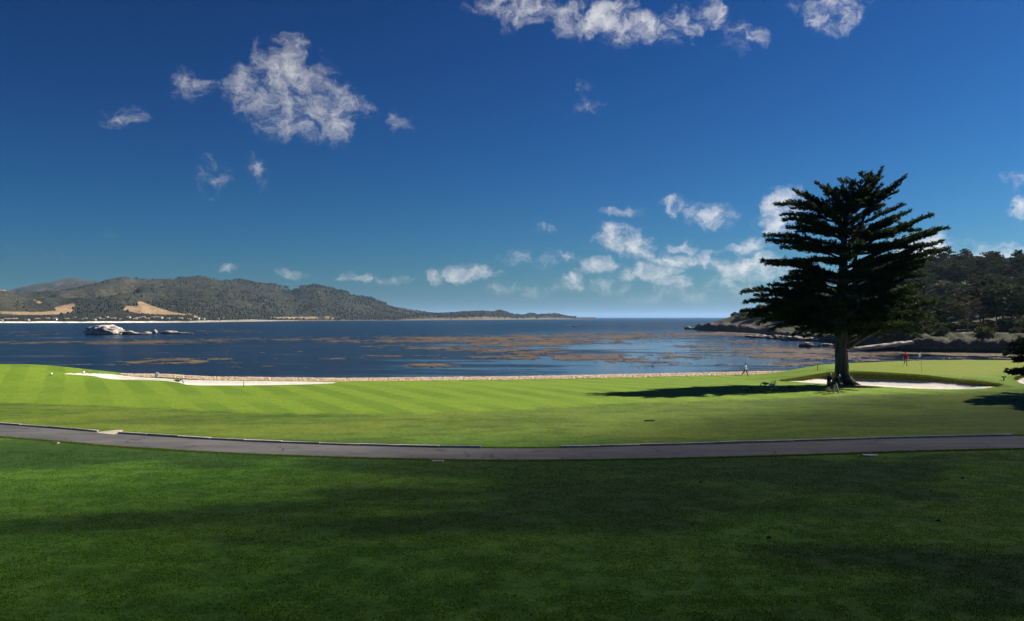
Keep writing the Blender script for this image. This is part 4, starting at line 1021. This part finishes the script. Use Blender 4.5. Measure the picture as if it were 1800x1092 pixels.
def person(x, y, z, face, label, shirt, legs, shoes, hat=None, shorts=False, lean=0.0, look=0.0, hips=(0, 0), knees=(.05, .05), arms=((.1, .2), (.1, .2)), abd=.16, height=1.75, sleeves='short', belt=None):
    root = empty('person', (x, y, z), face, height/1.75); tag(root, label, 'person')
    hipz = 0.0; feet = []; ch = []; lg = []; sh = []
    for s, ha, ka in ((-1, hips[0], knees[0]), (1, hips[1], knees[1])):
        hp = np.array([s*.095, 0, 0]); kn = hp+np.array([s*.01, math.sin(ha)*.43, -math.cos(ha)*.43]); an = kn+np.array([0, math.sin(ha-ka)*.42, -math.cos(ha-ka)*.42])
        lg.append((hp, kn, an)); pitch = max(-.5, min(.5, (ha-ka)*.6)); toe = an+np.array([s*.03, .19*math.cos(pitch), -.05+.19*math.sin(pitch)]); heel = an+np.array([0, -.05, -.055]); feet.append((an, heel, toe))
    low = min(min(f[1][2], f[2][2]) for f in feet)-.03; dz = np.array([0, 0, -low])
    lg = [tuple(q+dz for q in a) for a in lg]; feet = [tuple(q+dz for q in a) for a in feet]; pel = dz.copy()
    R_ = lambda v: pel+rx(np.array(v, float), -lean)
    for hp, kn, an in lg: ch.append(([hp+[0, 0, .02], kn, an], [.085, .056, .040]))
    for an, he, to in feet: ch.append(([he, an*.5+to*.5-[0, 0, .02], to], [.035, .036, .028]))
    for s in (-1, 1): ch.append(([R_((s*.08, 0, -.03)), R_((s*.075, .01, .2)), R_((s*.10, 0, .42))], [.11, .10, .105]))
    ch.append(([R_((-.16, 0, .47)), R_((.16, 0, .47))], [.06, .06]))
    hb = R_((0, .01, .56)); hd = hb+rx(np.array([0, .03, .13]), -(lean+look)); up = rx(np.array([0, 0, 1.]), -(lean+look)); fw = rx(np.array([0, 1., 0]), -(lean+look)); sd = np.array([1., 0, 0])
    ch.append(([R_((0, 0, .44)), hb, hd-up*.03], [.062, .054, .055])); ch.append(([hd-up*.045+fw*.025, hd+up*.045-fw*.012], [.070, .088])); ch.append(([hd+fw*.085-up*.005, hd+fw*.105-up*.025], [.012, .014]))
    for s in (-1, 1): ch.append(([hd+sd*s*.085-up*.02, hd+sd*s*.092+up*.015], [.013, .014]))
    ch.append(([hd+fw*.08-up*.065-sd*.016, hd+fw*.08-up*.065+sd*.016], [.010, .010]))
    am = []
    for s, (ua, ea) in ((-1, arms[0]), (1, arms[1])):
        so = R_((s*.185, 0, .465)); e = so+rx(np.array([s*math.sin(abd)*.29, 0, -math.cos(abd)*.29]), ua-lean*.3); w = e+rx(np.array([s*.02, 0, -.255]), ua+ea-lean*.3); am.append((so, e, w)); ch.append(([so, e, w], [.052, .042, .028]))
        hdv = unit(w-e); ch.append(([w, w+hdv*.085], [.030, .034])); pd = unit(np.cross(hdv, sd))
        for j, (l, of) in enumerate(((.075, -.03), (.085, -.01), (.08, .01), (.06, .028))):
            q = w+hdv*.085+pd*of; ch.append(([q, q+hdv*l*.55, q+hdv*l*.9-sd*s*.02], [.0105, .0095, .0085]))
        q = w+hdv*.03+pd*.035; ch.append(([q, q+hdv*.035+pd*.025, q+hdv*.07+pd*.03], [.012, .011, .0095]))
    body = link('body', capsules(ch, .012), M['skin'], root, True)
    for s in (-1, 1):
        e = bmesh.new(); bmesh.ops.create_uvsphere(e, u_segments=8, v_segments=6, radius=.012, matrix=Matrix.Translation(Vector(hd+fw*.082+sd*s*.032+up*.012))); me = bpy.data.meshes.new('eye'); e.to_mesh(me); e.free(); link('eye', me, M['hair'], root)
    sc = [([R_((s*.078, 0, -.06)), R_((s*.073, .01, .2)), R_((s*.10, 0, .42))], [.125, .117, .120]) for s in (-1, 1)]+[([R_((-.165, 0, .468)), R_((.165, 0, .468))], [.072, .072])]
    for so, e, w in am: sc.append(([so, so*.35+e*.65], [.070, .064]) if sleeves == 'short' else ([so, e, w], [.070, .056, .042]))
    link('shirt', capsules(sc, .016), cloth(shirt), root, True)
    tc = []
    for hp, kn, an in lg:
        tc.append(([hp+[0, 0, .03], hp*.1+kn*.9], [.108, .088]) if shorts else ([hp+[0, 0, .03], kn, an+[0, 0, .03]], [.106, .076, .062]))
    tc.append(([R_((-.07, 0, -.01)), R_((.07, 0, -.01))], [.118, .118])); link('shorts' if shorts else 'trousers', capsules(tc, .016), cloth(legs), root, True)
    if belt: link('belt', capsules([([R_((-.08, 0, -.035)), R_((.08, 0, -.035))], [.128, .128])], .016), cloth(belt), root, True)
    for an, he, to in feet: link('shoe', capsules([([he-[0, 0, .0], an*.45+to*.55-[0, 0, .015], to], [.044, .046, .036])], .012), cloth(shoes), root, True)
    if hat:
        hc = [([hd+up*.052-fw*.012-sd*.005, hd+up*.070-fw*.012+sd*.005], [.093, .080]), ([hd+up*.055+fw*.06-sd*.03, hd+up*.045+fw*.15-sd*.02], [.022, .012]), ([hd+up*.055+fw*.06+sd*.03, hd+up*.045+fw*.15+sd*.02], [.022, .012]), ([hd+up*.055+fw*.06, hd+up*.045+fw*.16], [.022, .012])]
        link('cap', capsules(hc, .012), cloth(hat), root, True)
    link('hair', capsules([([hd+up*.055-fw*.022-sd*.004, hd-up*.02-fw*.04+sd*.004], [.089, .080])], .012), M['hair'], root, True)
    return root
def on(px, py): x, y = at_ground(px, py, fn=H); return x, y, float(H(x, y))
NAVY, BLACK, WHITE = (.012, .016, .035), (.012, .012, .014), (.86, .86, .88)
FR = -math.pi/2                                        # facing right in the picture
person(*on(1310, 660.4), FR-.45, 'walking person in white shirt and dark trousers by the shore', WHITE, (.02, .02, .022), (.7, .7, .7), NAVY, lean=.08, hips=(.42, -.38), knees=(.08, .30), arms=((-.5, .2), (.45, .3)), sleeves='long')
person(*on(1457, 689.5), FR+.5, 'person in dark jacket and shorts standing left of the trunk', NAVY, (.012, .010, .03), (.03, .03, .03), (.72, .72, .72), True, lean=.16, look=.25, hips=(.05, -.08), knees=(.1, .06), arms=((.4, .5), (.35, .5)), sleeves='long', belt=(.25, .24, .35), height=1.82)
person(*on(1468, 691.3), FR-.15, 'person in dark top and pale trousers leaning beside the trunk', BLACK, (.36, .38, .36), (.75, .75, .72), WHITE, lean=.42, look=.15, hips=(-.12, .34), knees=(.02, .10), arms=((.55, .35), (.6, .3)), sleeves='long', height=1.84)
person(*on(1592, 643.6), math.pi-.12, 'person in red shirt walking on the putting green', (.50, .020, .022), (.42, .42, .36), (.6, .6, .58), None, True, hips=(.16, -.16), knees=(.12, .28), arms=((.25, .2), (-.25, .25)), abd=.30, height=1.78)
gx_, gy_ = -47.3, float(shore(-47.3))+.15
p = person(gx_, gy_, 2.52, FR+2.1, 'person in grey shirt and dark red shorts sitting on the seawall', (.36, .36, .40), (.10, .015, .018), (.1, .08, .07), None, True, lean=.05, hips=(1.45, 1.40), knees=(1.45, 1.5), arms=((.4, .5), (.4, .5)), height=1.75)

# ------------------------------------------------------------------ geese feeding in the tree's shade
def tint(name, c): M[name] = plain(name, c, .7, .2, .2, 14)
tint('goose_back', (.085, .068, .052)); tint('goose_pale', (.82, .83, .86)); tint('goose_black', (.012, .012, .013)); tint('goose_white', (.8, .8, .8)); tint('goose_grey', (.24, .23, .22))
def goose(px, py, face, label, head='down', bodymat='goose_back', s=1.0):
    x, y, z = on(px, py); g = empty('goose', (x, y, z), face, s); tag(g, label, 'goose', 'geese on the lawn')
    link('body', capsules([([(0, -.34, .33), (0, -.20, .33), (0, .02, .32), (0, .20, .37)], [.03, .10, .155, .09])], .014), M[bodymat], g, True)
    if head == 'up': nk = [(0, .20, .40), (0, .27, .52), (0, .26, .68), (0, .28, .78)]; hd = [(0, .27, .80), (0, .36, .79)]; bk = [(0, .38, .785), (0, .44, .775)]
    else: nk = [(0, .20, .38), (0, .32, .42), (0, .42, .30), (0, .46, .15)]; hd = [(0, .46, .13), (0, .50, .06)]; bk = [(0, .505, .05), (0, .525, .01)]
    n = link('neck', capsules([(nk, [.065, .045, .036, .036]), (hd, [.045, .035])], .010), M['goose_black'], g, True)
    link('bill', capsules([(bk, [.018, .010])], .006), M['goose_black'], n, True)
    link('cheek_patch', capsules([([np.array(hd[0])+[-.03, .012, 0], np.array(hd[0])+[.03, .012, 0]], [.024, .024])], .008), M['goose_white'], n, True)
    for sg in (-1, 1):
        link('wing', capsules([([(sg*.115, .12, .37), (sg*.135, -.06, .37), (sg*.07, -.36, .38)], [.05, .06, .02])], .014), M[bodymat if bodymat != 'goose_back' else 'goose_grey'], g, True)
        link('leg', capsules([([(sg*.06, .0, .2), (sg*.06, .0, .03), (sg*.06, .08, .012)], [.022, .012, .016])], .008), M['goose_black'], g, True)
    link('tail', capsules([([(-.03, -.36, .34), (.03, -.38, .34)], [.035, .035]), ([(0, -.34, .34), (0, -.46, .35)], [.04, .02])], .010), M['goose_white'], g, True)
goose(1358, 681.5, FR-.1, 'pale goose standing with its neck upright in the tree shade', 'up', 'goose_pale', .9)
goose(1345, 680, FR+2.7, 'dark goose feeding close left of the pale upright goose', 'down')
goose(1314, 690, FR+.3, 'leftmost dark goose near the edge of the tree shade', 'down', s=1.1)
goose(1364, 689.5, FR, 'dark goose feeding in front of the pale upright goose', 'down', s=1.1)
goose(1388, 685.5, FR-.2, 'rightmost dark goose, nearest the two standing people', 'down')
goose(313, 674.6, FR+.4, 'brown goose at the bend of the long bunker', 'down', s=1.2)

# ------------------------------------------------------------------ small things on the course
def blade_nodes(k, out, a, b):
    c = k.mix(k.attr('tone'), a, b); d = k.n('ShaderNodeBsdfDiffuse'); k.put(d.inputs[0], c); t = k.n('ShaderNodeBsdfTranslucent'); k.put(t.inputs[0], c); m = k.n('ShaderNodeMixShader'); m.inputs[0].default_value = .3
    k.l(d.outputs[0], m.inputs[1]); k.l(t.outputs[0], m.inputs[2]); k.l(m.outputs[0], out.inputs[0])
def flagstick():
    x, y, z = on(1619.5, 653.5); f = empty('flagstick', (x, y, z)); tag(f, 'flagstick with hanging white flag on the putting green', 'flagstick'); h = 2.3
    link('pole', mesh_np('pole', *tube_arrays([[0, 0, -.05], [0, 0, h*.5], [0, 0, h]], [.014, .013, .012], 8)), plain('flag pole', (.10, .11, .09), .5), f, True)
    n = 12; V = []
    for i in range(n):
        for j in range(9):
            u, v = i/(n-1), j/8; V.append((-.02-.24*u+.015*math.sin(v*9+u*3), .05*math.sin(u*7+v*2)*u, h-.03-.50*v-.16*u))
    me = mesh_np('flag', np.array(V), np.array([(i*9+j, (i+1)*9+j, (i+1)*9+j+1, i*9+j+1) for i in range(n-1) for j in range(8)]))
    fl = link('flag', me, material('flag cloth', lambda k, o: blade_nodes(k, o, (.86, .87, .9), (.86, .87, .9))), f, True); md = fl.modifiers.new('t', 'SOLIDIFY'); md.thickness = .006
    link('cup_rim', mesh_np('cup_rim', *tube_arrays([[.054*math.cos(t), .054*math.sin(t), .004] for t in np.linspace(0, 6.28, 17)], [.006]*17, 5)), M['goose_white'], f)
flagstick()
def stake(px, py, mat, label, h=1.0):
    x, y, z = on(px, py); s = empty('marker_stake', (x, y, z)); tag(s, label, 'stake')
    bm = bmesh.new(); bmesh.ops.create_cube(bm, size=1, matrix=Matrix.Translation((0, 0, h*.5-.05)) @ Matrix.Diagonal((.055, .055, h+.1, 1)))
    bmesh.ops.bevel(bm, geom=[e for e in bm.edges if min(v.co.z for v in e.verts) > h*.8], offset=.03, segments=2, affect='EDGES'); me = bpy.data.meshes.new('post'); bm.to_mesh(me); bm.free(); link('post', me, mat, s)
    link('tip', bxm('tip', (.062, .062, .08), (0, 0, h-.2)), M['goose_white'], s)
RED = plain('red paint', (.45, .04, .03), .5); DARKW = plain('dark wood', (.05, .04, .032), .8)
stake(1437, 650.5, RED, 'thin red stake by the shore left of the big trunk', .75)
stake(157.5, 657.2, RED, 'red stake at the far edge of the left bunker', .55)
stake(428.5, 679.4, DARKW, 'short dark stake at the edge of the long bunker', .6)
def ball_marker(px, py, label, c=(.85, .85, .82), r=.16):
    x, y, z = on(px, py); b = empty('tee_marker', (x, y, z)); tag(b, label, 'marker')
    e = bmesh.new(); bmesh.ops.create_uvsphere(e, u_segments=16, v_segments=10, radius=r, matrix=Matrix.Translation((0, 0, r*1.3)) @ Matrix.Diagonal((1, 1, .85, 1))); me = bpy.data.meshes.new('globe'); e.to_mesh(me); e.free(); link('globe', me, plain('marker paint', c, .4), b, True)
    link('spike', mesh_np('spike', *tube_arrays([[0, 0, -.1], [0, 0, r*.6]], [.02, .03], 8)), DARKW, b)
ball_marker(90, 660.3, 'small white round marker on the grass left of the bunker')
ball_marker(147, 657, 'small white round marker behind the left tip of the bunker')
def tee_sign():
    x, y, z = on(1764.5, 669); s = empty('course_sign', (x, y, z), .1); tag(s, 'small dark T-shaped stand left of the small bunker', 'stand')
    link('post', bxm('post', (.10, .08, .34), (0, 0, .16)), DARKW, s); link('board', bxm('board', (.50, .10, .10), (0, 0, .38), .015), DARKW, s)
tee_sign()
M['sprinkler'] = plain('black plastic', (.015, .015, .016), .6)
def cover(px, py, w, d, label, mat, tilt=0.0, oval=False):
    x, y, z = on(px, py); s = empty('drain_cover', (x, y, z+.0)); s.rotation_euler = (tilt, 0, .03); tag(s, label, 'cover')
    if oval:
        e = bmesh.new(); bmesh.ops.create_cone(e, cap_ends=True, segments=28, radius1=.5, radius2=.48, depth=.10, matrix=Matrix.Translation((0, 0, .02)) @ Matrix.Diagonal((w, d, 1, 1))); me = bpy.data.meshes.new('slab'); e.to_mesh(me); e.free(); link('slab', me, mat, s)
        link('opening', bxm('opening', (w*.7, .16, .14), (w*.1, d*.5, .05)), M['goose_black'], s)
    else:
        link('frame', bxm('frame', (w, d, .08), (0, 0, .01), .01), mat, s)
        for i in range(6): link('bar', bxm('bar', (.05, d*.8, .02), (-w*.4+i*w*.16, 0, .06)), M['goose_back'], s)
cover(769, 811.5, .62, .36, 'small grey drain cover on the near side of the path', M['concrete'])
cover(98, 779.5, .34, .3, 'little pale drain cover beside the path at far left', M['pale_conc'])
cover(1529, 801.5, .85, .6, 'round concrete drain slab with dark opening near the path', M['concrete'], 0, True)
cover(1142, 740, .7, .45, 'dark drain grate in the rough beyond the path', M['sprinkler'])
def sprinkler(px, py):
    x, y, z = on(px, py); e = bmesh.new(); bmesh.ops.create_cone(e, cap_ends=True, segments=16, radius1=.085, radius2=.07, depth=.05, matrix=Matrix.Translation((0, 0, .03))); bmesh.ops.create_cone(e, cap_ends=True, segments=12, radius1=.03, radius2=.025, depth=.03, matrix=Matrix.Translation((0, 0, .06)))
    me = bpy.data.meshes.new('sprinkler_head'); e.to_mesh(me); e.free(); o = link('sprinkler_head', me, M['sprinkler']); o.location = (x, y, z); return o
for px, py, lab in [(1352,946,'black sprinkler head in the middle of the dark right foreground'),(1692,841,'black sprinkler head on the grass below the right end of the path'),(1650,916,'black sprinkler head in the shaded grass at far right'),(1232,848,'black sprinkler head below the middle right of the path')]:
    tag(sprinkler(px, py), lab, 'sprinkler')

# ---- loose grass along the path, kerb and bunker lip
def tufts(points, hgt, per, mat, name, label, spread=.05):
    P = np.asarray(points, float); n = len(P)*per; b = np.repeat(P, per, 0)+rng.normal(0, spread, (n, 3))*np.array([1, 1, 0]); h = hgt*rng.uniform(.4, 1.3, (n, 1))
    tip = b+np.concatenate([rng.normal(0, .45, (n, 2))*h, h], 1); s = unit(np.cross(tip-b, rng.normal(0, 1, (n, 3))))*.012*(1+hgt*3)
    V = np.stack([b-s, b+s, tip], 1).reshape(-1, 3); me = mesh_np(name, V, np.arange(n*3).reshape(n, 3)); tn = rng.random(n)
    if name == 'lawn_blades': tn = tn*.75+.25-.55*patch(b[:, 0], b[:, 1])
    fattr(me, 'tone', np.repeat(np.clip(tn, 0, 1), 3))
    o = link(name, me, mat); tag(o, label, 'grass', kind='stuff')
M['blade'] = material('loose grass blades', lambda k, o: blade_nodes(k, o, (.05, .10, .015), (.14, .18, .03)))
M['blade_lip'] = material('lip grass blades', lambda k, o: blade_nodes(k, o, (.09, .11, .02), (.20, .20, .045)))
def along(P, n, off, jit):
    s = rng.random(n); d = np.concatenate([[0], np.cumsum(np.hypot(*np.diff(P, axis=0).T))]); q = s*d[-1]
    x = np.interp(q, d, P[:, 0]); y = np.interp(q, d, P[:, 1])+off+rng.normal(0, jit, n); return np.stack([x, y, H(x, y)], -1)
nb = 420000; yy = 18.5+27*rng.random(nb)**1.25; xx = (rng.random(nb)*2-1)*(.66*yy+.5); nd = np.interp(xx, pn[:, 0], pn[:, 1]); okb = yy < nd-.15; xx, yy = xx[okb], yy[okb]
cl = fbm(xx*1.7, yy*1.7, 3, 3)+.12*rng.standard_normal(len(xx)); okb = cl > .43; xx, yy = xx[okb], yy[okb]
M['blade_lawn'] = material('lawn blades', lambda k, o: blade_nodes(k, o, (.028, .078, .010), (.110, .225, .024)))
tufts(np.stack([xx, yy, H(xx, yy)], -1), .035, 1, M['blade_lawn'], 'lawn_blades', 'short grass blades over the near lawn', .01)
tufts(np.concatenate([along(pn, 9000, -.10, .10), along(pf, 7000, .30, .10)]), .07, 5, M['blade'], 'path_edge_grass', 'loose grass growing over the edges of the cart path')
# turf lip: a smooth overhanging ribbon along the back of the bunker
BK = np.array(smooth_poly(B_BACK, 3, False)); tg = unit(np.gradient(BK, axis=0)); nrm = np.stack([-tg[:, 1], tg[:, 0]], -1)      # points towards the green
def lip_mesh():
    V = []; n = len(BK)
    for i, (q, m) in enumerate(zip(BK, nrm)):
        e = math.sin(math.pi*i/(n-1))**.5; o_ = q+m*.75; zt = float(H(*o_)); sb = q-m*.42*e; zs = float(H(*sb))
        j = .10*(float(fbm(np.array(i*.55), np.array(2.), 5, 3))-.5)
        for a, z in ((-.42, zs-.06), (-.46+j, zs+(zt-zs)*.45), (-.40+j, zt-.10*e), (-.22, zt+.02*e), (.25, zt+.03*e), (.75, zt+.012), (1.3, float(H(*(q+m*1.3)))-.05)): V.append((*(q+m*a*(e if a < 0 else 1)), z))
    k_ = 7; return mesh_np('bunker_lip', np.array(V), np.array([(i*k_+j, (i+1)*k_+j, (i+1)*k_+j+1, i*k_+j+1) for i in range(n-1) for j in range(k_-1)]))
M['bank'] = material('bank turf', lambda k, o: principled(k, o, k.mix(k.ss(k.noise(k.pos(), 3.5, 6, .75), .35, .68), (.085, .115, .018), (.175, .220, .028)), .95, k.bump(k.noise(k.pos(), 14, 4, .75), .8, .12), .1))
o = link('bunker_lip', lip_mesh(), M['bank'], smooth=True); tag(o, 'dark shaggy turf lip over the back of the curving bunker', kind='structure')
s_ = rng.integers(0, len(BK), 7000); o_ = rng.uniform(-.40, .9, 7000); lp = BK[s_]+nrm[s_]*o_[:, None]+tg[s_]*rng.normal(0, .1, (7000, 1)); zq = H(BK[s_, 0]+nrm[s_, 0]*.75, BK[s_, 1]+nrm[s_, 1]*.75); lp = np.column_stack([lp, zq-.12*(o_ < -.25)])
B2 = np.array(BUNKER2); l2 = along(B2[(B2[:, 1] > 84.6)], 800, .15, .12)
tufts(np.concatenate([lp, l2]), .15, 6, M['blade_lip'], 'bunker_lip_grass', 'shaggy grass fringe over the lips of the bunkers', .08)

# ------------------------------------------------------------------ air over the bay
def haze_nodes(k, out):
    p = k.n('ShaderNodeVolumePrincipled'); p.inputs['Color'].default_value = (.40, .66, 1.0, 1); p.inputs['Density'].default_value = HAZE; p.inputs['Anisotropy'].default_value = .2
    k.l(p.outputs[0], out.inputs['Volume'])
HAZE = 3.9e-5
hz = bxm('haze', (100000, 75000, 290), (0, 30000, 130)); o = link('haze', hz, material('sea haze', haze_nodes)); tag(o, 'thin blue haze over the bay', kind='stuff')
